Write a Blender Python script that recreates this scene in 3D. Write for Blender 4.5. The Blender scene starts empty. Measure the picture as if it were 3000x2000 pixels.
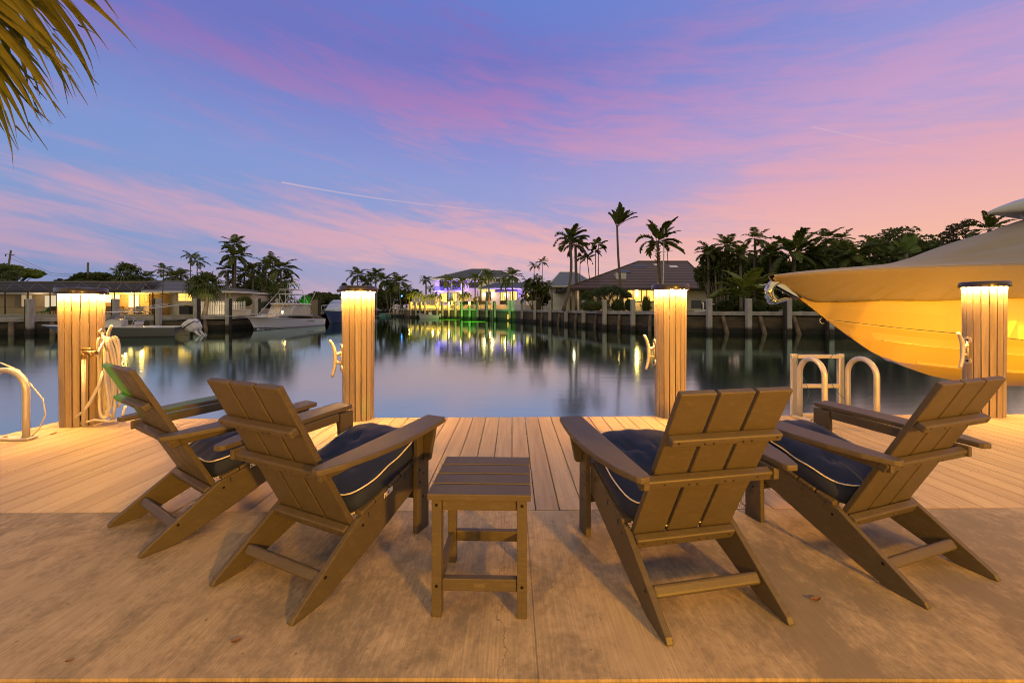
import bpy, bmesh, math, random
from mathutils import Vector, Matrix
PI=math.pi; R=math.radians
F=1172.64; H0=906.8; HC=1.19          # lens in photo pixels, horizon row, eye height
WZ=-0.66                              # water level (deck is z=0)
sc=bpy.context.scene; col=sc.collection

# ---------------------------------------------------------------- camera
cam_d=bpy.data.cameras.new('camera'); cam=bpy.data.objects.new('camera',cam_d); col.objects.link(cam)
cam.location=(0,0,HC); cam.rotation_euler=(R(90),0,0)
cam_d.sensor_width=36; cam_d.lens=F/3000*36; cam_d.shift_y=-(1000-H0)/3000
cam_d.clip_start=0.05; cam_d.clip_end=3000
sc.camera=cam
# ---------------------------------------------------------------- exposure, sampling
sc.view_settings.view_transform='Standard'; sc.view_settings.look='None'
sc.view_settings.exposure=0; sc.view_settings.gamma=1
sc.render.engine='CYCLES'
cy=sc.cycles
cy.use_denoising=True; cy.pixel_filter_type='BLACKMAN_HARRIS'; cy.filter_width=1.05
try: cy.denoiser='OPENIMAGEDENOISE'
except Exception: pass
cy.max_bounces=6; cy.diffuse_bounces=3; cy.glossy_bounces=4; cy.transmission_bounces=4; cy.transparent_max_bounces=12
cy.sample_clamp_indirect=6; cy.caustics_reflective=False; cy.caustics_refractive=False

# ---------------------------------------------------------------- node helpers
def s2l(c):
    return tuple(((v/255)/12.92 if v/255<=.04045 else ((v/255+.055)/1.055)**2.4) for v in c)+(1,)
class NT:
    def __init__(s,tree): s.t=tree; s.n=tree.nodes; s.l=tree.links
    def add(s,typ,**k):
        n=s.n.new(typ)
        for a,b in k.items(): setattr(n,a,b)
        return n
    def set(s,inp,v):
        if isinstance(v,bpy.types.NodeSocket): s.l.new(v,inp)
        elif v is not None: inp.default_value=v
    def m(s,op,a,b=None,c=None,clamp=False):
        n=s.add('ShaderNodeMath',operation=op,use_clamp=clamp); s.set(n.inputs[0],a)
        if b is not None: s.set(n.inputs[1],b)
        if c is not None: s.set(n.inputs[2],c)
        return n.outputs[0]
    def mix(s,f,a,b,bt='MIX'):
        n=s.add('ShaderNodeMix',data_type='RGBA',blend_type=bt); s.set(n.inputs[0],f); s.set(n.inputs[6],a); s.set(n.inputs[7],b); return n.outputs[2]
    def ramp(s,f,stops,interp='LINEAR'):
        n=s.add('ShaderNodeValToRGB'); s.set(n.inputs[0],f); cr=n.color_ramp; cr.interpolation=interp
        while len(cr.elements)<len(stops): cr.elements.new(.5)
        for e,(p,c) in zip(cr.elements,stops):
            e.position=p; e.color=c if isinstance(c,tuple) else (c,c,c,1)
        return n.outputs[0]
    def noise(s,vec,scale,detail=3,rough=.5,dist=0):
        n=s.add('ShaderNodeTexNoise'); s.set(n.inputs['Vector'],vec); s.set(n.inputs['Scale'],scale); s.set(n.inputs['Detail'],detail); s.set(n.inputs['Roughness'],rough); s.set(n.inputs['Distortion'],dist)
        return n.outputs[0]
    def mapr(s,vec,loc=(0,0,0),rot=(0,0,0),scale=(1,1,1)):
        n=s.add('ShaderNodeMapping'); s.set(n.inputs[0],vec); n.inputs[1].default_value=loc; n.inputs[2].default_value=rot; n.inputs[3].default_value=scale; return n.outputs[0]
    def comb(s,x,y,z):
        n=s.add('ShaderNodeCombineXYZ'); s.set(n.inputs[0],x); s.set(n.inputs[1],y); s.set(n.inputs[2],z); return n.outputs[0]
    def bump(s,h,strength,dist=.01,normal=None):
        n=s.add('ShaderNodeBump'); s.set(n.inputs['Height'],h); n.inputs['Strength'].default_value=strength; n.inputs['Distance'].default_value=dist
        return n.outputs[0]

# ---------------------------------------------------------------- dusk sky
SKY_EL=R(-1.5); SKY_AZ=R(28)
w=bpy.data.worlds.new('World'); sc.world=w; w.use_nodes=True
N=NT(w.node_tree); N.n.clear()
tc=N.add('ShaderNodeTexCoord'); sep=N.add('ShaderNodeSeparateXYZ'); N.l.new(tc.outputs['Generated'],sep.inputs[0])
az=N.m('ARCTAN2',sep.outputs[0],sep.outputs[1]); el=N.m('ARCSINE',sep.outputs[2])
elp=N.m('MAXIMUM',el,0)
e=N.m('DIVIDE',elp,.8,clamp=True)
def cr(*st): return [(p/.8,s2l(c)) for p,c in st]
def ramp3(L_,C_,R_):
    l=N.ramp(e,L_); c=N.ramp(e,C_); r=N.ramp(e,R_)
    fl=N.m('MULTIPLY',az,-1.15,clamp=True); fr=N.m('MULTIPLY',az,1.25,clamp=True)
    return N.mix(fr,N.mix(fl,c,l),r)
base=ramp3(cr((0,(122,140,182)),(.08,(124,150,200)),(.2,(124,156,212)),(.33,(116,150,216)),(.5,(102,112,198)),(.7,(92,98,188))),
           cr((0,(214,180,190)),(.08,(192,172,200)),(.18,(160,164,212)),(.3,(146,156,218)),(.42,(130,134,212)),(.55,(104,110,198)),(.66,(90,124,212)),(.8,(80,120,206))),
           cr((0,(255,206,150)),(.07,(255,196,158)),(.15,(244,180,172)),(.26,(206,168,204)),(.38,(172,156,216)),(.5,(136,144,218)),(.7,(108,130,214))))
cloud=ramp3(cr((0,(160,150,188)),(.1,(196,160,190)),(.2,(204,164,194)),(.32,(160,140,198)),(.5,(134,106,188)),(.7,(118,100,186))),
            cr((0,(250,192,180)),(.1,(252,188,180)),(.2,(240,176,182)),(.32,(212,156,190)),(.46,(176,124,190)),(.6,(124,102,190)),(.8,(112,106,192))),
            cr((0,(255,214,150)),(.07,(255,204,152)),(.15,(255,188,166)),(.26,(238,172,184)),(.36,(212,162,204)),(.5,(176,144,206)),(.6,(156,140,210)),(.8,(124,120,198))))
# streaky cloud cover: long, tilted slightly down to the right
t_=.16
ru=N.m('ADD',az,N.m('MULTIPLY',el,-t_)); rv=N.m('ADD',el,N.m('MULTIPLY',az,t_))
v1=N.comb(N.m('MULTIPLY',ru,1.5),N.m('MULTIPLY',rv,8.0),3.1)
n1=N.noise(v1,1.0,5,.55,.35)
v2=N.comb(N.m('MULTIPLY',ru,5),N.m('MULTIPLY',rv,34.0),7.7)
n2=N.noise(v2,1.0,4,.6,.5)
v3=N.comb(N.m('MULTIPLY',ru,14),N.m('MULTIPLY',rv,90.0),1.7)
n3=N.noise(v3,1.0,3,.6,.6)
nn=N.m('ADD',N.m('MULTIPLY',n1,.50),N.m('ADD',N.m('MULTIPLY',n2,.36),N.m('MULTIPLY',n3,.14)))
# the high magenta band
q=N.m('ADD',.455,N.m('ADD',N.m('MULTIPLY',az,-.13),N.m('MULTIPLY',N.m('MULTIPLY',az,az),-.14)))
def gauss(x,c,wd): return N.m('POWER',2.718,N.m('MULTIPLY',N.m('POWER',N.m('DIVIDE',N.m('SUBTRACT',x,c),wd),2),-1))
azp=N.m('MAXIMUM',az,0)
band=gauss(N.m('SUBTRACT',el,q),0,N.m('ADD',.062,N.m('MULTIPLY',azp,.09)))
# low streaky bank of pink, and the wash over the sunset side
low=gauss(N.m('ADD',el,N.m('MULTIPLY',az,.03)),.145,.06)
mid=gauss(N.m('ADD',el,N.m('MULTIPLY',az,.12)),.30,.03)
wash=N.m('MULTIPLY',N.m('ADD',azp,.04),.9,clamp=True)
val=N.m('ADD',.20,N.m('MULTIPLY',N.m('SUBTRACT',nn,.5),3.2))
val=N.m('ADD',val,N.m('MULTIPLY',band,.46)); val=N.m('ADD',val,N.m('MULTIPLY',low,.42)); val=N.m('ADD',val,N.m('MULTIPLY',mid,.07)); val=N.m('ADD',val,N.m('MULTIPLY',wash,.17))
cm=N.add('ShaderNodeMapRange',interpolation_type='SMOOTHSTEP'); N.set(cm.inputs[0],val); cm.inputs[1].default_value=.16; cm.inputs[2].default_value=.86
cm.inputs[3].default_value=0; cm.inputs[4].default_value=.92
sky=N.mix(cm.outputs[0],base,cloud)
# thin vapour trails
def trail(a0,e0,a1,e1,wd,amt,skyc):
    k=(e1-e0)/(a1-a0)
    d=N.m('SUBTRACT',el,N.m('ADD',e0-k*a0,N.m('MULTIPLY',az,k)))
    g=N.m('POWER',2.718,N.m('MULTIPLY',N.m('POWER',N.m('DIVIDE',d,wd),2),-1))
    t=N.m('DIVIDE',N.m('SUBTRACT',az,a0),a1-a0)
    win=N.m('MULTIPLY',N.m('GREATER_THAN',t,0),N.m('SUBTRACT',1,t,clamp=True))
    return N.mix(N.m('MULTIPLY',N.m('MULTIPLY',g,win),amt),skyc,s2l((255,206,196)))
def azel(u,v):
    return math.atan((u-1500)/F), math.atan((H0-v)/math.hypot(F,u-1500))
sky=trail(*azel(825,534),*azel(1640,628),.0014,.5,sky)
sky=trail(*azel(2380,372),*azel(2860,462),.0014,.28,sky)
# twilight physical sky mixed in
ns=N.add('ShaderNodeTexSky',sky_type='NISHITA'); ns.sun_disc=False; ns.sun_elevation=R(1.0); ns.sun_rotation=SKY_AZ
phys=N.mix(1,ns.outputs[0],(.08,.08,.08,1),'MULTIPLY')
below=N.m('LESS_THAN',el,-.002)
sky=N.mix(.11,sky,(.50,.47,.62,1))
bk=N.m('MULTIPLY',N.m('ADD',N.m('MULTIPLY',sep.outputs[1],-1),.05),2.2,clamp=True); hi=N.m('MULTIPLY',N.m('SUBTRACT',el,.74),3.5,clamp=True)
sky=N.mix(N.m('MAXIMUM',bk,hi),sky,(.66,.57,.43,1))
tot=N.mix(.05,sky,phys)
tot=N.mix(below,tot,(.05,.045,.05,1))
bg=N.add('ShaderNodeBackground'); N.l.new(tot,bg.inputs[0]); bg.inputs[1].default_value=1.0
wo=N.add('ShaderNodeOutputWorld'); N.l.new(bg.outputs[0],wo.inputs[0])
w.cycles.sampling_method='MANUAL'; w.cycles.sample_map_resolution=512

# ---------------------------------------------------------------- lights
def lamp(name,kind,loc,energy,color,**k):
    d=bpy.data.lights.new(name,kind); d.energy=energy; d.color=color
    for a,b in k.items(): setattr(d,a,b)
    o=bpy.data.objects.new(name,d); col.objects.link(o); o.location=loc; return o
def aim(o,p):
    o.rotation_euler=(Vector(p)-o.location).to_track_quat('-Z','Y').to_euler()
WARM=(1,.56,.16)
# afterglow of the sun just under the horizon, very soft
sun=lamp("afterglow_sun","SUN",(0,0,20),.02,(1,.55,.42),angle=R(10))
sun.rotation_euler=(R(90-3),0,-SKY_AZ+PI)
# unseen flood lamps added close behind the camera, inferred from the amber chair backs
for i,(x,y,z,en,r) in enumerate([(-2.8,-3.4,1.9,210,.15),(3.3,-3.2,1.9,640,.15)]):
    o=lamp('patio_flood','SPOT',(x,y,z),en*3.6,(1,.42,.015),spot_size=R(110),spot_blend=.6,shadow_soft_size=r); aim(o,(x*.1,4,0.3))

for a,b_,en in (((6.9,4.95,-.3),(8.2,6.7,.8),200),((5.6,5.0,-.3),(6.2,7.2,1.2),170),((9.0,5.0,-.3),(9.6,6.6,.8),200)):  # unseen fill spots added below the deck edge to brighten the hull
    o=lamp('hull_fill_spot','SPOT',a,en,(1,.43,.01),spot_size=R(120),spot_blend=.8,shadow_soft_size=.2); aim(o,b_)
# ---------------------------------------------------------------- mesh builder
class MB:
    def __init__(s): s.v=[]; s.f=[]; s.mi=[]; s.sm=[]
    def poly(s,pts,m=0,sm=False):
        b=len(s.v); s.v+=[tuple(p) for p in pts]; s.f.append(tuple(range(b,b+len(pts)))); s.mi.append(m); s.sm.append(sm)
    def box(s,c,sz,rot=None,m=0):
        c=Vector(c); hx,hy,hz=sz[0]/2,sz[1]/2,sz[2]/2; b=len(s.v)
        for dx,dy,dz in ((-1,-1,-1),(1,-1,-1),(1,1,-1),(-1,1,-1),(-1,-1,1),(1,-1,1),(1,1,1),(-1,1,1)):
            p=Vector((dx*hx,dy*hy,dz*hz)); 
            if rot is not None: p=rot@p
            s.v.append(tuple(c+p))
        for q in ((0,3,2,1),(4,5,6,7),(0,1,5,4),(1,2,6,5),(2,3,7,6),(3,0,4,7)):
            s.f.append(tuple(b+i for i in q)); s.mi.append(m); s.sm.append(False)
        return s
    def bb(s,x0,x1,y0,y1,z0,z1,m=0): return s.box(((x0+x1)/2,(y0+y1)/2,(z0+z1)/2),(abs(x1-x0),abs(y1-y0),abs(z1-z0)),None,m)
    def prism(s,a,bq,m=0,sm=False):
        # a, bq: matching loops of points
        n=len(a); b=len(s.v); s.v+=[tuple(p) for p in a]+[tuple(p) for p in bq]
        s.f.append(tuple(b+i for i in range(n-1,-1,-1))); s.mi.append(m); s.sm.append(False)
        s.f.append(tuple(b+n+i for i in range(n))); s.mi.append(m); s.sm.append(False)
        for i in range(n):
            j=(i+1)%n; s.f.append((b+i,b+j,b+n+j,b+n+i)); s.mi.append(m); s.sm.append(sm)
        return s
    def loft(s,rings,m=0,closed=True,caps=True,sm=True):
        b=len(s.v); n=len(rings[0])
        for r in rings: s.v+=[tuple(p) for p in r]
        for k in range(len(rings)-1):
            for i in range(n if closed else n-1):
                j=(i+1)%n; s.f.append((b+k*n+i,b+k*n+j,b+(k+1)*n+j,b+(k+1)*n+i)); s.mi.append(m); s.sm.append(sm)
        if caps and closed:
            s.f.append(tuple(b+i for i in range(n-1,-1,-1))); s.mi.append(m); s.sm.append(False)
            k=len(rings)-1; s.f.append(tuple(b+k*n+i for i in range(n))); s.mi.append(m); s.sm.append(False)
        return s
    def tube(s,pts,r,n=8,m=0,caps=True):
        pts=[Vector(p) for p in pts]; rr=r if isinstance(r,(list,tuple)) else [r]*len(pts)
        rings=[]; up=None
        for i,p in enumerate(pts):
            a=pts[max(i-1,0)]; c=pts[min(i+1,len(pts)-1)]; d=(c-a)
            if d.length<1e-9: d=Vector((0,0,1))
            d.normalize()
            if up is None: up=Vector((0,0,1)) if abs(d.z)<.9 else Vector((1,0,0))
            x=d.cross(up); 
            if x.length<1e-6: x=d.cross(Vector((1,0,0)))
            x.normalize(); y=x.cross(d).normalized(); up=y
            rings.append([p+(x*math.cos(2*PI*k/n)+y*math.sin(2*PI*k/n))*rr[i] for k in range(n)])
        return s.loft(rings,m,True,caps)
    def lathe(s,prof,c=(0,0,0),n=24,m=0,sx=1,sy=1):
        rings=[[(c[0]+r*sx*math.cos(2*PI*k/n),c[1]+r*sy*math.sin(2*PI*k/n),c[2]+z) for k in range(n)] for r,z in prof]
        return s.loft(rings,m,True,True)
    def build(s,name,mat,parent=None,bevel=0,seg=2,fixn=True):
        me=bpy.data.meshes.new(name); me.from_pydata([tuple(v) for v in s.v],[],s.f)
        for mm in (mat if isinstance(mat,(list,tuple)) else [mat]): me.materials.append(mm)
        me.polygons.foreach_set('material_index',s.mi); me.polygons.foreach_set('use_smooth',s.sm)
        if fixn and len(s.f)<30000:
            bm=bmesh.new(); bm.from_mesh(me); bmesh.ops.recalc_face_normals(bm,faces=bm.faces); bm.to_mesh(me); bm.free()
        me.update()
        o=bpy.data.objects.new(name,me); col.objects.link(o)
        if parent: o.parent=parent
        if bevel:
            md=o.modifiers.new('bevel','BEVEL'); md.width=bevel; md.segments=seg; md.limit_method='ANGLE'; md.angle_limit=R(35); md.harden_normals=False
        return o
def tag(o,label=None,cat=None,group=None,kind=None):
    if label: o['label']=label
    if cat: o['category']=cat
    if group: o['group']=group
    if kind: o['kind']=kind
    return o
def empty(name,loc,rz=0,label=None,cat=None,group=None):
    o=bpy.data.objects.new(name,None); col.objects.link(o); o.location=loc; o.rotation_euler=(0,0,rz); o.empty_display_size=.2
    return tag(o,label,cat,group)
def struct(o): o['kind']='structure'; return o
KIDS={}
def copy_tree(o,parent=None):
    c=o.copy(); col.objects.link(c)
    if parent: c.parent=parent
    for ch in list(o.children): copy_tree(ch,c)
    return c
def at(u,v,Y): return Vector(((u-1500)*Y/F,Y,HC-(v-H0)*Y/F))
def xat(u,Y): return (u-1500)*Y/F
def zat(v,Y): return HC-(v-H0)*Y/F

# ---------------------------------------------------------------- materials
MATS={}
def pm(name,c,rough=.6,metal=0,var=0.0,vs=3.0,bump=0.0,bs=60.0,spec=.5,emit=None,es=0,stretch=(1,1,1),c2=None,coat=0,alpha=1,obj=True):
    if name in MATS: return MATS[name]
    m=bpy.data.materials.new(name); m.use_nodes=True; n=NT(m.node_tree); b=n.n['Principled BSDF']
    c=tuple(c)+((1,) if len(c)==3 else ())
    b.inputs['Roughness'].default_value=rough; b.inputs['Metallic'].default_value=metal; b.inputs['Specular IOR Level'].default_value=spec
    if coat: b.inputs['Coat Weight'].default_value=coat; b.inputs['Coat Roughness'].default_value=.08
    tcn=n.add('ShaderNodeTexCoord'); vec=n.mapr(tcn.outputs['Object' if obj else 'Generated'],scale=stretch)
    if var>0 or c2:
        c2=tuple(c2)+((1,) if len(c2)==3 else ()) if c2 else tuple(x*(1-var) for x in c[:3])+(1,)
        c1=c if c2 and not var else tuple(min(1,x*(1+var*.5)) for x in c[:3])+(1,)
        f=n.ramp(n.noise(vec,vs,5,.6),[(.36,0.0),(.64,1.0)])
        n.l.new(n.mix(f,c1,c2),b.inputs['Base Color'])
    else: b.inputs['Base Color'].default_value=c
    if bump>0:
        n.l.new(n.bump(n.noise(vec,bs,3,.6),bump,.01),b.inputs['Normal'])
    if emit:
        b.inputs['Emission Color'].default_value=tuple(emit)+(1,); b.inputs['Emission Strength'].default_value=es
    if alpha<1: b.inputs['Alpha'].default_value=alpha
    MATS[name]=m; return m
def em(name,c,st):
    if name in MATS: return MATS[name]
    m=bpy.data.materials.new(name); m.use_nodes=True; n=NT(m.node_tree); n.n.clear()
    e_=n.add('ShaderNodeEmission'); e_.inputs[0].default_value=tuple(c)+(1,); e_.inputs[1].default_value=st
    o=n.add('ShaderNodeOutputMaterial'); n.l.new(e_.outputs[0],o.inputs[0]); MATS[name]=m; return m
# ================================================================ near shore
def mat_concrete():
    m=bpy.data.materials.new('brushed_concrete'); m.use_nodes=True; n=NT(m.node_tree); b=n.n['Principled BSDF']
    g=n.add('ShaderNodeNewGeometry'); P=g.outputs['Position']
    # drifts of dark stain running diagonally, with fine ragged edges
    big=n.noise(n.mapr(P,rot=(0,0,R(-35)),scale=(1.15,.6,1)),1.0,8,.62,.8)
    mid=n.noise(n.mapr(P,scale=(5,4,1)),1.6,6,.7,.5)
    fine=n.noise(n.mapr(P,scale=(30,18,1)),1.4,4,.7)
    st=n.m('ADD',n.m('MULTIPLY',big,.54),n.m('ADD',n.m('MULTIPLY',mid,.24),n.m('MULTIPLY',fine,.22)))
    f=n.ramp(st,[(.455,0.0),(.56,1.0)])
    brush=n.noise(n.mapr(P,scale=(150,3,1)),1.0,3,.6)
    clean=n.mix(n.ramp(mid,[(.3,0.0),(.7,1.0)]),(.45,.365,.265,1),(.34,.275,.20,1))
    clean=n.mix(n.m('MULTIPLY',n.ramp(brush,[(.38,0.0),(.58,1.0)]),.55),clean,(.26,.21,.155,1))
    spots=n.ramp(n.noise(P,38,2,.5),[(.70,0.0),(.76,1.0)])
    dark=n.mix(fine,(.055,.05,.045,1),(.15,.13,.11,1))
    c=n.mix(n.m('MULTIPLY',f,.64),clean,dark); c=n.mix(n.m('MULTIPLY',spots,.5),c,(.07,.055,.045,1))
    # control joint and a hairline crack
    sx=n.add('ShaderNodeSeparateXYZ'); n.l.new(P,sx.inputs[0])
    wob=n.m('MULTIPLY',n.m('SUBTRACT',n.noise(n.mapr(P,scale=(3,3,1)),2,4,.7),.5),.16)
    cr_=n.m('LESS_THAN',n.m('ABSOLUTE',n.m('ADD',n.m('SUBTRACT',sx.outputs[0],-.045),wob)),.0016)
    jn=n.m('LESS_THAN',n.m('ABSOLUTE',n.m('SUBTRACT',sx.outputs[0],.085)),.003)
    c=n.mix(n.m('MAXIMUM',n.m('MULTIPLY',cr_,.6),n.m('MULTIPLY',jn,.55)),c,(.06,.05,.04,1))
    n.l.new(c,b.inputs['Base Color'])
    n.set(b.inputs['Roughness'],n.m('ADD',.62,n.m('MULTIPLY',fine,.25)))
    hgt=n.m('ADD',n.m('MULTIPLY',brush,.5),n.m('ADD',n.m('MULTIPLY',fine,.5),n.m('MULTIPLY',mid,.4)))
    n.l.new(n.bump(hgt,.35,.006),b.inputs['Normal'])
    return m
def mat_deck(name,base,dark,axis='Y',cell=.142,ox=0.0):
    m=bpy.data.materials.new(name); m.use_nodes=True; n=NT(m.node_tree); b=n.n['Principled BSDF']
    tcn=n.add('ShaderNodeTexCoord'); P=tcn.outputs['Object']
    sc_={'Y':(38,1.6,38),'Z':(45,45,1.8)}[axis]
    at_=n.add('ShaderNodeAttribute',attribute_name='tone'); tone=at_.outputs['Fac']
    off=n.comb(n.m('MULTIPLY',tone,37),n.m('MULTIPLY',tone,91),n.m('MULTIPLY',tone,13))
    va=n.add('ShaderNodeVectorMath',operation='ADD'); n.l.new(n.mapr(P,scale=sc_),va.inputs[0]); n.l.new(off,va.inputs[1])
    gr=n.noise(va.outputs[0],1.0,5,.65,.6)
    va2=n.add('ShaderNodeVectorMath',operation='ADD'); n.l.new(n.mapr(P,scale=tuple(x*.22 for x in sc_)),va2.inputs[0]); n.l.new(off,va2.inputs[1])
    pt=n.noise(va2.outputs[0],1.0,4,.6,.4)
    f=n.m('ADD',n.m('MULTIPLY',n.ramp(gr,[(.38,0.0),(.66,1.0)]),.55),n.m('MULTIPLY',n.ramp(pt,[(.42,0.0),(.7,1.0)]),.45))
    c=n.mix(f,base+(1,),dark+(1,))
    c=n.mix(n.m('MULTIPLY',tone,.5),c,n.mix(1,c,(.74,.72,.72,1),'MULTIPLY'))
    n.l.new(c,b.inputs['Base Color']); b.inputs['Roughness'].default_value=.52; b.inputs['Specular IOR Level'].default_value=.4
    n.l.new(n.bump(gr,.22,.004),b.inputs['Normal'])
    return m
def set_tone(o,vals):   # one random tone per loop of vertices
    a=o.data.attributes.new('tone','FLOAT','POINT'); a.data.foreach_set('value',vals)
random.seed(4)
M_conc=mat_concrete()
M_deck=mat_deck('composite_decking',(.48,.37,.24),(.32,.235,.155))
M_clad=mat_deck('composite_cladding',(.54,.41,.26),(.28,.20,.13),'Z')
M_dark=pm('dark_gap',(.012,.010,.009),.9)
M_joist=pm('weathered_pier_timber',(.10,.08,.06),.85,var=.4,bump=.3)

def edgeY(X): return 4.441+.020*X       # water edge of the deck
def jointY(X): return 2.376+.010*X      # deck meets concrete
XL,XR=-4.80,13.0
# concrete patio, a strip of older slab behind the camera
mb=MB(); nx=60
top=[];x0,x1=-9.0,13.0
for i in range(nx+1):
    X=x0+(x1-x0)*i/nx; top.append((X,1.292+.004*random.uniform(-1,1)))
for i in range(nx):
    a,b_=top[i],top[i+1]
    mb.poly([(a[0],a[1],0),(b_[0],b_[1],0),(b_[0],jointY(b_[0])-.003,0),(a[0],jointY(a[0])-.003,0)])
    mb.poly([(a[0],a[1],-.5),(b_[0],b_[1],-.5),(b_[0],b_[1],0),(a[0],a[1],0)])
mb.poly([(x0,jointY(x0)-.003,-.5),(x1,jointY(x1)-.003,-.5),(x1,jointY(x1)-.003,0),(x0,jointY(x0)-.003,0)])
struct(mb.build('concrete_patio',M_conc))
mb=MB(); mb.bb(-9,13,-11,1.283,-.5,-.008)
struct(mb.build('patio_strip',pm('older_paving',(.42,.33,.25),.8,var=.35,vs=5,bump=.4,bs=30)))
mb=MB(); mb.bb(-60,60,-40,-10.99,-3,-.03); mb.bb(-60,-9.01,-10.99,3.70,-3,-.03); mb.bb(13.01,60,-10.99,3.9,-3,-.03)
struct(mb.build('near_lawn',pm('near_grass',(.05,.08,.02),.9,var=.4,bump=.5)))
# deck boards (gaps are real) over joists
mb=MB(); tones=[]
W=.1420; k=int((XL-.071)/W)-1; X=-.0+k*W
bx=[]
while X<XR:
    a=max(X+.0028,-9.0); c=min(X+W-.0028,XR)
    if c-a>.03:
        t=random.random()**1.4; dz=random.uniform(-.0012,.0012)
        mid=(a+c)/2
        if mid<XL: ye=3.80
        elif mid<-4.45: ye=4.34
        else: ye=edgeY(mid)
        y0=jointY(mid)+.003
        n0=len(mb.v)
        r=.004
        # eased edges
        pr=[(a,-.024),(c,-.024),(c,-r),(c-r,0),(a+r,0),(a,-r)]
        mb.prism([(p[0],y0,p[1]+dz) for p in pr],[(p[0],ye,p[1]+dz) for p in pr])
        tones+= [t]*(len(mb.v)-n0)
        bx.append((a,c,ye,dz))
    X+=W
dk=mb.build('dock_deck',M_deck); struct(dk); set_tone(dk,tones)
mb=MB()
for a,c,ye,dz in bx:
    for yy in (2.55,2.95,3.42,3.84,4.22):
        if yy+.04<ye:
            for xx in (a+.028,c-.028):
                if random.random()<.92: mb.lathe([(.0034,0),(.003,.0006)],(xx,yy+random.uniform(-.004,.004),dz+.0004),6)
tag(mb.build('deck_screws',pm('screw_head',(.06,.045,.03),.5,.6),dk),kind='stuff')
mb=MB()
for yy in (2.45,2.95,3.42): mb.bb(-9,XR,yy,yy+.05,-.18,-.026)
mb.bb(-4.7,XR,3.84,3.89,-.18,-.026); mb.bb(-4.7,XR,4.2,4.25,-.18,-.026)
mb.bb(-9,XR,2.38,3.75,-.62,-.45)
for xx in (-4.7,-1.1,2.4,5.9): mb.bb(xx-.06,xx+.06,3.3,4.2,-1.6,-.18)
struct(mb.build('deck_frame',M_joist))

# water, bed
def mat_water():
    m=bpy.data.materials.new('canal_water'); m.use_nodes=True; n=NT(m.node_tree); b=n.n['Principled BSDF']
    n.n.remove(b); di=n.add('ShaderNodeBsdfDiffuse'); di.inputs[0].default_value=(.036,.050,.048,1); gl=n.add('ShaderNodeBsdfGlossy'); gl.inputs[0].default_value=(.62,.79,.71,1); fr=n.add('ShaderNodeFresnel'); fr.inputs[0].default_value=1.48; mx=n.add('ShaderNodeMixShader'); n.l.new(fr.outputs[0],mx.inputs[0]); n.l.new(di.outputs[0],mx.inputs[1]); n.l.new(gl.outputs[0],mx.inputs[2]); n.l.new(mx.outputs[0],n.n['Material Output'].inputs[0])
    g=n.add('ShaderNodeNewGeometry'); P=g.outputs['Position']
    sx=n.add('ShaderNodeSeparateXYZ'); n.l.new(P,sx.inputs[0])
    r_=n.m('ADD',.035,n.m('MULTIPLY',n.m('SUBTRACT',1,n.m('DIVIDE',sx.outputs[1],26),clamp=True),.13))
    n.set(gl.inputs['Roughness'],r_)
    a=n.noise(n.mapr(P,scale=(.35,1.6,1)),1.0,4,.6,.3); c=n.noise(n.mapr(P,rot=(0,0,.3),scale=(1.3,6,1)),1.0,3,.6)
    h=n.m('ADD',n.m('MULTIPLY',a,.8),n.m('MULTIPLY',c,.2))
    bo=n.bump(h,.035,.10); n.l.new(bo,gl.inputs['Normal']); n.l.new(bo,di.inputs['Normal'])
    return m
mb=MB(); mb.poly([(-260,-12,WZ),(260,-12,WZ),(260,400,WZ),(-260,400,WZ)])
struct(mb.build('canal_water',mat_water()))
mb=MB(); mb.poly([(-260,-12,-3),(260,-12,-3),(260,400,-3),(-260,400,-3)])
struct(mb.build('canal_bed',pm('mud',(.03,.025,.02),.9)))

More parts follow.
